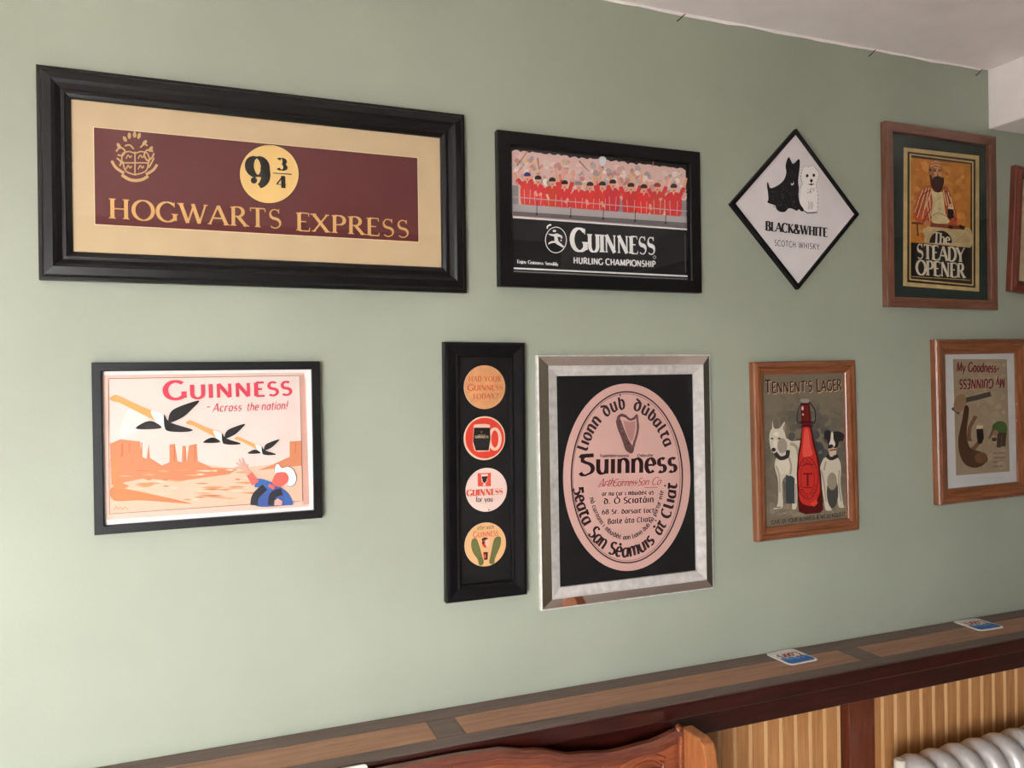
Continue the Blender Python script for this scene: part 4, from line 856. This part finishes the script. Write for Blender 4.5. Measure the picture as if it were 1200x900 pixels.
pr.ell(170, 378, 12, 10, (228, 218, 200), 4.4, 12); pr.ell(166, 420, 10, 20, (222, 212, 192), 4.3, 12); pr.line([(164, 706), (192, 706)], 5, (120, 108, 90), 3.9)
# spotted dog
pr.poly([(392, 480), (440, 480), (460, 520), (458, 600), (470, 690), (476, 706), (456, 708), (446, 690), (440, 610), (420, 580), (402, 600), (412, 700), (420, 718), (394, 720), (386, 690), (372, 600), (366, 530)], WD, 3, True)
pr.ell(422, 640, 26, 70, (74, 70, 68), 3.4, 18); pr.ell(420, 590, 22, 40, (150, 138, 118), 3.6, 16)
pr.poly([(384, 372), (396, 360), (420, 368), (450, 366), (474, 382), (468, 408), (452, 412), (444, 436), (416, 446), (402, 440), (398, 404), (388, 402)], (36, 32, 32), 4, True)
pr.poly([(416, 370), (424, 372), (426, 400), (434, 424), (422, 440), (404, 432), (412, 404)], (216, 206, 188), 4.4, True); pr.ell(414, 432, 12, 8, (34, 28, 28), 4.7, 12); pr.poly([(402, 444), (440, 440), (438, 470), (410, 478)], (206, 190, 168), 4.2); pr.line([(408, 452), (440, 446)], 7, (150, 64, 44), 4.7)
pr.line([(394, 474), (416, 488), (446, 474)], 16, (50, 36, 34), 4.9, True)
for q, w_ in (([(372, 540), (384, 600), (392, 680)], 6), ([(452, 540), (450, 600), (460, 680)], 6), ([(392, 500), (384, 540)], 8)): pr.line(q, w_, (166, 152, 130), 3.9, True)
# bottle
BR_, BRD = (196, 48, 40), (84, 16, 16)
pr.poly([(278, 262), (280, 232), (318, 232), (324, 300), (328, 350), (342, 420), (358, 480), (370, 560), (376, 660), (380, 716), (366, 732), (300, 738), (270, 726), (264, 660), (260, 560), (266, 470), (278, 400), (284, 340)], BRD, 5)
pr.poly([(288, 350), (318, 350), (332, 420), (350, 490), (362, 580), (364, 640), (340, 690), (320, 700), (278, 680), (268, 600), (270, 500), (282, 420)], BR_, 5.4, True); pr.poly([(296, 360), (312, 360), (322, 430), (330, 470), (290, 480), (288, 430)], (222, 84, 70), 5.7, True)
pr.poly([(320, 690), (350, 670), (354, 690), (336, 704)], (226, 70, 54), 5.8); pr.poly([(286, 250), (312, 250), (316, 330), (290, 336)], (110, 24, 22), 5.5); pr.ell(286, 262, 5, 10, (230, 190, 180), 6, 10); pr.ell(288, 290, 4, 5, (230, 180, 170), 6, 8)
pr.poly([(274, 226), (284, 220), (312, 220), (320, 230), (312, 238), (282, 238)], (150, 146, 136), 6)
pr.line([(282, 236), (264, 280), (264, 322), (284, 330)], 4, (40, 36, 38), 6.3, True); pr.line([(316, 232), (342, 274), (342, 320), (326, 336)], 5, (40, 36, 38), 6.3, True); pr.line([(276, 324), (334, 324)], 7, (60, 14, 14), 6.3); pr.line([(278, 344), (334, 342)], 5, (60, 14, 14), 6.3)
pr.ring(309, 576, 46, 94, 3, (96, 20, 22), 6.3, 40); pr.ring(309, 576, 31, 70, 2, (120, 28, 28), 6.3, 36)
pr.text_arc('TENNENT', (309, 576), 34, 74, 150, 30, 14, S_SANSL, (110, 24, 24), 6.4); pr.text_arc('LAGER BEER', (309, 576), 42, 90, 200, 340, 14, S_SANSL, (110, 24, 24), 6.4)
pr.line([(288, 556), (332, 556)], 7, (120, 28, 28), 6.4); pr.line([(309, 556), (309, 612)], 9, (120, 28, 28), 6.4); pr.line([(290, 618), (328, 618)], 5, (120, 28, 28), 6.4); pr.line([(286, 520), (310, 512), (332, 518)], 8, (130, 30, 30), 6.4, True)
pr.text("'GIVE US YOUR BUSINESS & WE'LL HOLD IT'", (146, 784), (484, 744), 18, S_SANS, (58, 44, 36), 4)
pr.build('print', p.root, 'print')

# ---- 9: poster with turned-over lettering in a golden frame
p = Picture('framed_poster', 'poster with upside-down red lettering and brown hanging animal, white mount, light wood frame', 2.1185, 1.4760, .3730, .4690, .75)
p.rails([(0, .003), (0, .017), (.003, .021), (.008, .0235), (.011, .021), (.013, .0225), (.037, .0165), (.039, .016), (.042, .014), (.0435, .008)], 'pine')
W0 = .009
p.sheet('backing', 'board_black', -.17, .17, -.22, .22, .001, .0075)
pr = Print(p.mapper(W0, 1080, 380, 4.09), W0)
quad_uv(pr, -.146, .146, -.194, .194, (206, 202, 200), 0)
pr.poly([(150, 167), (408, 168), (422, 705), (165, 725)], (158, 138, 114), 1)
pr.mottle((180, 190, 396, 690), 140, 15, lambda tx, ty: (152+tx*18, 134+tx*16, 110+tx*12), 1.2, rnd)
MR = (122, 32, 42)
pr.text('My Goodness-', (164, 226), (368, 229), 44, Style(.19, .15, 0, 0, .05, shear=.12), MR, 4)
# second line printed upside down
pr.text('My GUINNESS', (398, 262), (180, 266), 42, Style(.19, .15, 0, 0, .05, shear=.12, caps=1.0), MR, 4)
# plain stand-in: a brown furry animal hanging below a branch, a dark glass, a small green-coated figure bending over
BRN, BRL = (84, 54, 36), (118, 82, 54)
pr.line([(158, 420), (200, 370), (262, 352), (330, 334)], [40, 46, 34, 24], (92, 82, 70), 2, True); pr.ell(182, 378, 28, 46, (150, 118, 86), 2.6, 18, 20)
pr.poly([(206, 392), (224, 400), (222, 450), (214, 520), (230, 590), (280, 610), (306, 622), (314, 650), (290, 676), (250, 688), (206, 670), (180, 620), (174, 550), (190, 470)], BRN, 3, True)
pr.line([(226, 560), (228, 500), (258, 440)], [34, 24, 18], BRL, 3.4, True); pr.line([(244, 600), (276, 560), (280, 530)], [30, 22, 18], BRL, 3.6, True); pr.ell(282, 640, 30, 28, BRL, 3.8, 18)
pr.poly([(260, 498), (292, 496), (296, 545), (286, 572), (268, 572), (262, 540)], (46, 30, 28), 4.2); pr.poly([(260, 486), (292, 484), (292, 500), (260, 502)], (214, 190, 150), 4.4)
pr.poly([(336, 490), (362, 466), (396, 470), (408, 500), (400, 540), (372, 520), (350, 512)], (70, 96, 52), 3, True); pr.line([(372, 520), (368, 590)], 22, (76, 56, 44), 3.4); pr.line([(394, 520), (390, 585)], 20, (70, 52, 42), 3.4); pr.line([(346, 500), (330, 530), (322, 548)], [16, 12, 9], (112, 84, 58), 3.6); pr.ell(346, 552, 12, 10, (74, 54, 40), 3.8, 12); pr.ell(352, 520, 13, 14, (150, 112, 80), 3.8, 14)
def scribble(x0, x1, y, c):
    n = max(3, int((x1-x0)/4)); pr.line([(x0+(x1-x0)*i/n, y+(-3 if i % 2 else 3)) for i in range(n+1)], 2.6, c, 4)
for k in range(4):
    scribble(340, 360+(k % 2)*4, 618+k*21, (76, 60, 50))
    if k != 2: scribble(368, 368+(26, 30, 0, 14)[k], 617+k*21, (76, 60, 50))
scribble(186, 396, 736, (190, 188, 194))
pr.build('print', p.root, 'print')
p.glass(.043, .0125)

# ---- 10: mahogany frame cut off by the right edge
p = Picture('framed_picture', 'reddish mahogany ridged frame at the far right, hanging slightly crooked under the white beam', 2.2538+.185, 2.028, .370, .378, -4.5)
p.rails([(0, .003), (0, .016), (.003, .019), (.007, .0195), (.009, .017), (.011, .019), (.018, .0225), (.024, .0215), (.026, .0185), (.030, .019), (.034, .016), (.036, .012), (.0365, .008)], 'mahog_frame')
p.sheet('backing', 'board_black', -.175, .175, -.18, .18, .001, .0075)
W0 = .009
pr = Print(lambda x, y: (x, y), W0)
quad_uv(pr, -.15, .15, -.154, .154, (206, 184, 150), 0); quad_uv(pr, -.12, .12, -.124, .124, (150, 122, 86), 1); quad_uv(pr, -.115, .115, -.119, .0, (116, 104, 70), 2)
pr.build('print', p.root, 'print_old')
p.glass(.036, .0125)

# ------------------------------------------------------------------ carved bench in front of the wall
BX0, BX1 = -.42, .945
bench = tag(empty('wooden_bench', ((BX0+BX1)/2, -.36, 0)), 'polished reddish wooden bench with wavy carved back, standing below the shelf', 'bench')
bo = Vector(((BX0+BX1)/2, -.36, 0))
def bb(m, name, mat='bench', smooth=False, bevel=0.0, parent=None):
    m.v = [(a-bo.x, b-bo.y, c-bo.z) for a, b, c in m.v]
    return m.build(name, mat, parent or bench, smooth=smooth, bevel=bevel)
cxm = (BX0+BX1)/2
def crest(x):
    d = abs(x-cxm)
    ks = [(0, .897), (.18, .897), (.26, .893), (.34, .878), (.43, .853), (.52, .842), (.60, .846), (.69, .862)]
    for (a, za), (b, zb) in zip(ks, ks[1:]):
        if d <= b:
            t = (d-a)/(b-a); t = t*t*(3-2*t) if a > .1 else t
            return za+(zb-za)*t
    return ks[-1][1]
N = 56; xs = [BX0+(BX1-BX0)*i/N for i in range(N+1)]
m = MB(); prof_r = [(-.199, -.030), (-.199, -.004), (-.203, 0), (-.216, 0), (-.222, -.005), (-.222, -.012), (-.217, -.016), (-.214, -.030)]
n = len(prof_r)
for x in xs: m.add([(x, y, crest(x)+dz) for y, dz in prof_r], [])
m.f = [(i*n+k, i*n+(k+1) % n, (i+1)*n+(k+1) % n, (i+1)*n+k) for i in range(N) for k in range(n)]+[tuple(range(n)), tuple(range(N*n, N*n+n))]
bb(m, 'crest_rail', 'bench_dark')
m = MB()
for x in xs: m.add([(x, -.199, .45), (x, -.199, crest(x)-.026), (x, -.2115, crest(x)-.026), (x, -.2115, .45)], [])
m.f = [(i*4+k, i*4+(k+1) % 4, (i+1)*4+(k+1) % 4, (i+1)*4+k) for i in range(N) for k in range(4)]+[(0, 1, 2, 3), (N*4, N*4+3, N*4+2, N*4+1)]
back = bb(m, 'backrest')
# carved leaf scrolls on both ends of the back
def carve(pts, r=.0035):
    p = catmull([(x, 0, z) for x, z in pts], False, 6)
    return [(a, -.2125, c) for a, _, c in p]
for sgn in (1, -1):
    ex = BX1-.02 if sgn > 0 else BX0+.02
    for pts in ([(-.02, .805), (-.06, .818), (-.11, .812), (-.15, .790), (-.17, .765)],
                [(-.03, .790), (-.06, .803), (-.10, .796), (-.13, .772)],
                [(-.01, .778), (-.05, .787), (-.085, .776), (-.11, .750)],
                [(-.17, .822), (-.165, .808), (-.15, .800), (-.145, .786), (-.155, .775)],
                [(-.035, .800), (-.025, .793), (-.028, .783), (-.040, .780)],
                [(-.20, .800), (-.19, .785), (-.175, .783)]):
        q = carve([(ex+sgn*a if sgn > 0 else ex-a, z) for a, z in pts])
        mm = MB().tube(q, [.0012+.0030*math.sin(math.pi*(i+.5)/len(q)) for i in range(len(q))], 6)
        bb(mm, 'carved_scroll', smooth=True)
for cx_ in (.36, cxm):
    q = [(cx_+.018*math.cos(R(a)), -.2125, .853+.012*math.sin(R(a))) for a in range(-40, 300, 20)]
    bb(MB().tube(q, .0022, 6), 'carved_scroll', smooth=True)
    bb(MB().tube([(cx_-.16, -.2125, .838), (cx_-.08, -.2125, .846), (cx_-.02, -.2125, .846)], .0018, 6), 'carved_scroll', smooth=True)
# end panels: scrolled top, running forward from the back
def end_panel(x0, x1):
    o = [(-.199, .05), (-.199, .846), (-.204, .858), (-.212, .862), (-.27, .863), (-.286, .858), (-.296, .842), (-.303, .80), (-.310, .74), (-.33, .66), (-.37, .62), (-.55, .60), (-.60, .585), (-.60, .05), (-.54, 0), (-.24, 0)]
    m = MB(); m.prism(o, lambda p: (x0, p[0], p[1]), lambda p: (x1, p[0], p[1]))
    return bb(m, 'end_panel', 'bench_light', bevel=.004)
end_panel(BX1, BX1+.03); end_panel(BX0-.03, BX0)
for xx in (BX1-.006, BX0+.006):
    q = [(xx, -.218+.0*t, .74+.11*t) for t in (0, .25, .5, .75, .95)]+[(xx, -.216, .861), (xx, -.207, .866)]
    bb(MB().tube(q, [.006, .006, .006, .006, .0075, .0085, .006], 8), 'scroll_moulding', smooth=True)
bb(MB().box(BX0, BX1, -.60, -.20, .41, .45), 'seat', bevel=.006)
bb(MB().box(BX0, BX1, -.585, -.56, .33, .41), 'seat_rail', bevel=.004)
bb(MB().box(BX0, BX1, -.40, -.37, .12, .20), 'stretcher', bevel=.004)
# white board standing on edge in the gap between shelf and bench
m = MB()
o = [(.02, 0), (.279, 0)]+[(.271+.008*math.cos(R(a)), .895+.008*math.sin(R(a))) for a in range(0, 91, 15)]+[(.028+.008*math.cos(R(a)), .895+.008*math.sin(R(a))) for a in range(90, 181, 15)]
m.prism(o, lambda p: (p[0], -.1910, p[1]), lambda p: (p[0], -.1950, p[1]))
tag(m.build('white_board', 'white'), 'white board with rounded corners tucked behind the bench, barely showing', 'board')

# ------------------------------------------------------------------ column radiator under the shelf at the right
rad = tag(empty('column_radiator', (2.1, -.13, 0)), 'silver painted column radiator with rounded sections, against the boarded wall', 'radiator')
def section():
    o = []
    yc, zc = -.0, .615
    out = [(-.075, .10), (-.075, .52)]+[(-.075*math.cos(R(a)), .545+.078*math.sin(R(a))) for a in range(0, 181, 15)]+[(.075, .52), (.075, .10)]
    out = [(y, z) for y, z in out]
    cen = np.array([0, .36]); m = MB(); rings = []
    for x, ins in ((-.030, .030), (-.026, .014), (-.016, .003), (0, 0), (.016, .003), (.026, .014), (.030, .030)):
        rings.append([(x, y*(1-ins/.075), z-ins*((z-.33)/.29)) for y, z in out])
    n = len(out)
    for rg in rings: m.add(rg, [])
    m.f = [(i*n+k, i*n+(k+1) % n, (i+1)*n+(k+1) % n, (i+1)*n+k) for i in range(len(rings)-1) for k in range(n)]+[tuple(range(n)), tuple(range((len(rings)-1)*n, len(rings)*n))]
    return m.build('section', 'rad', rad, smooth=True)
s0 = section()
sxs = [1.715+.0775*i for i in range(12)]
for i, x in enumerate(sxs):
    if i == 0: s0.location = (x-2.1, .0, 0)
    else: instance(s0, rad, (x-2.1, 0, 0))
for z in (.17, .50):
    MB().tube([(sxs[0]-2.1, 0, z), (sxs[-1]-2.1, 0, z)], .022, 12).build('connecting_tube', 'rad', rad, smooth=True)
MB().lathe([(.030, 0), (.030, .02), (.020, .04), (.020, .12), (.0, .121)], (sxs[0]-2.1, 0, 0), 16).build('foot', 'rad', rad)
MB().lathe([(.030, 0), (.030, .02), (.020, .04), (.020, .12), (.0, .121)], (sxs[-1]-2.1, 0, 0), 16).build('foot', 'rad', rad)
MB().lathe([(.013, .05), (.013, .575), (.0145, .578), (.0145, .622), (.012, .625), (.006, .625), (.006, .621), (.0, .621)], (1.653-2.1, .0, 0), 20).build('valve', 'cream', rad, smooth=False)
MB().tube([(1.653-2.1, 0, .17), (sxs[0]-2.1, 0, .17)], .012, 10).build('valve_tail', 'cream', rad)

# ------------------------------------------------------------------ beer mats lying on the shelf
def beer_mat(label, cx, cy, deg):
    o = empty('beer_mat', (cx, cy, ST), (0, 0, R(deg))); tag(o, label, 'beer mat', 'beer mats on the shelf')
    s, r = .046, .012
    out = []
    for qx, qy, a0 in ((1, 1, 0), (-1, 1, 90), (-1, -1, 180), (1, -1, 270)):
        out += [(qx*(s-r)+r*math.cos(R(a0+i*15)), qy*(s-r)+r*math.sin(R(a0+i*15))) for i in range(7)]
    m = MB(); m.prism(out, lambda p: (p[0], p[1], 0), lambda p: (p[0], p[1], .0016)); m.build('mat_card', 'white', o)
    pr = Print(lambda x, y: (x, y), .0)
    # the mat lies with its text upside down to the room
    blue = [(-.041, .006), (-.03, -.0005), (-.018, .008), (-.008, .001), (.004, .010), (.012, .002), (.022, .007), (.031, .000), (.041, .008)]
    pr._uv([(x, -y) for x, y in blue]+[(.041, -.034), (.034, -.041), (-.034, -.041), (-.041, -.034)], (96, 148, 206), 1)
    pr._uv([(x, -y-.014) for x, y in blue]+[(.041, -.034), (.034, -.041), (-.034, -.041), (-.041, -.034)], (62, 112, 186), 2)
    pr.M = lambda x, y: (x, y)
    for c_, k_ in ((('Coors'), 3),):
        gl, W = S_SCR.layout(c_); sx = .066/W
        for x, pl, sc, w in gl:
            for q in pl: pr._uv([(.033-(x+p[0]+.2*p[1])*sx, .020-p[1]*.030) for p in q], (176, 40, 60), k_)
    me = pr.build('mat_print', o)
    me.data.transform(Matrix(((1, 0, 0, 0), (0, 0, 1, 0), (0, -1, 0, .0018), (0, 0, 0, 1))))
    return o
S_SCR = Style(.17, .09, 0, 0, .02)
a = on_z(923, 767, ST); beer_mat('white and blue beer mat on the shelf, nearer the bench', a[0]-.004, -.050, 2)
a = on_z(1143, 731, ST); beer_mat('white and blue beer mat on the shelf, above the radiator', a[0], -.052, -3)

# ------------------------------------------------------------------ small wire hooks along the ceiling line
for px, py, lb in ((799, 16, 'small dark wire hook at the ceiling line, leftmost of three'), (1023, 55, 'small dark wire hook at the ceiling line, middle of three'), (1148, 80, 'small dark wire hook at the ceiling line, nearest the white beam')):
    p = on_y(px, py, -.004)
    m = MB().tube([(-.012, -.001, -.011), (-.004, -.004, -.004), (.004, -.004, .004), (.012, -.001, .010)], .0013, 6)
    o = m.build('wire_hook', 'wire'); o.location = (p[0], 0, min(p[2], ZC-.012)); tag(o, lb, 'hook', 'hooks along the ceiling line')
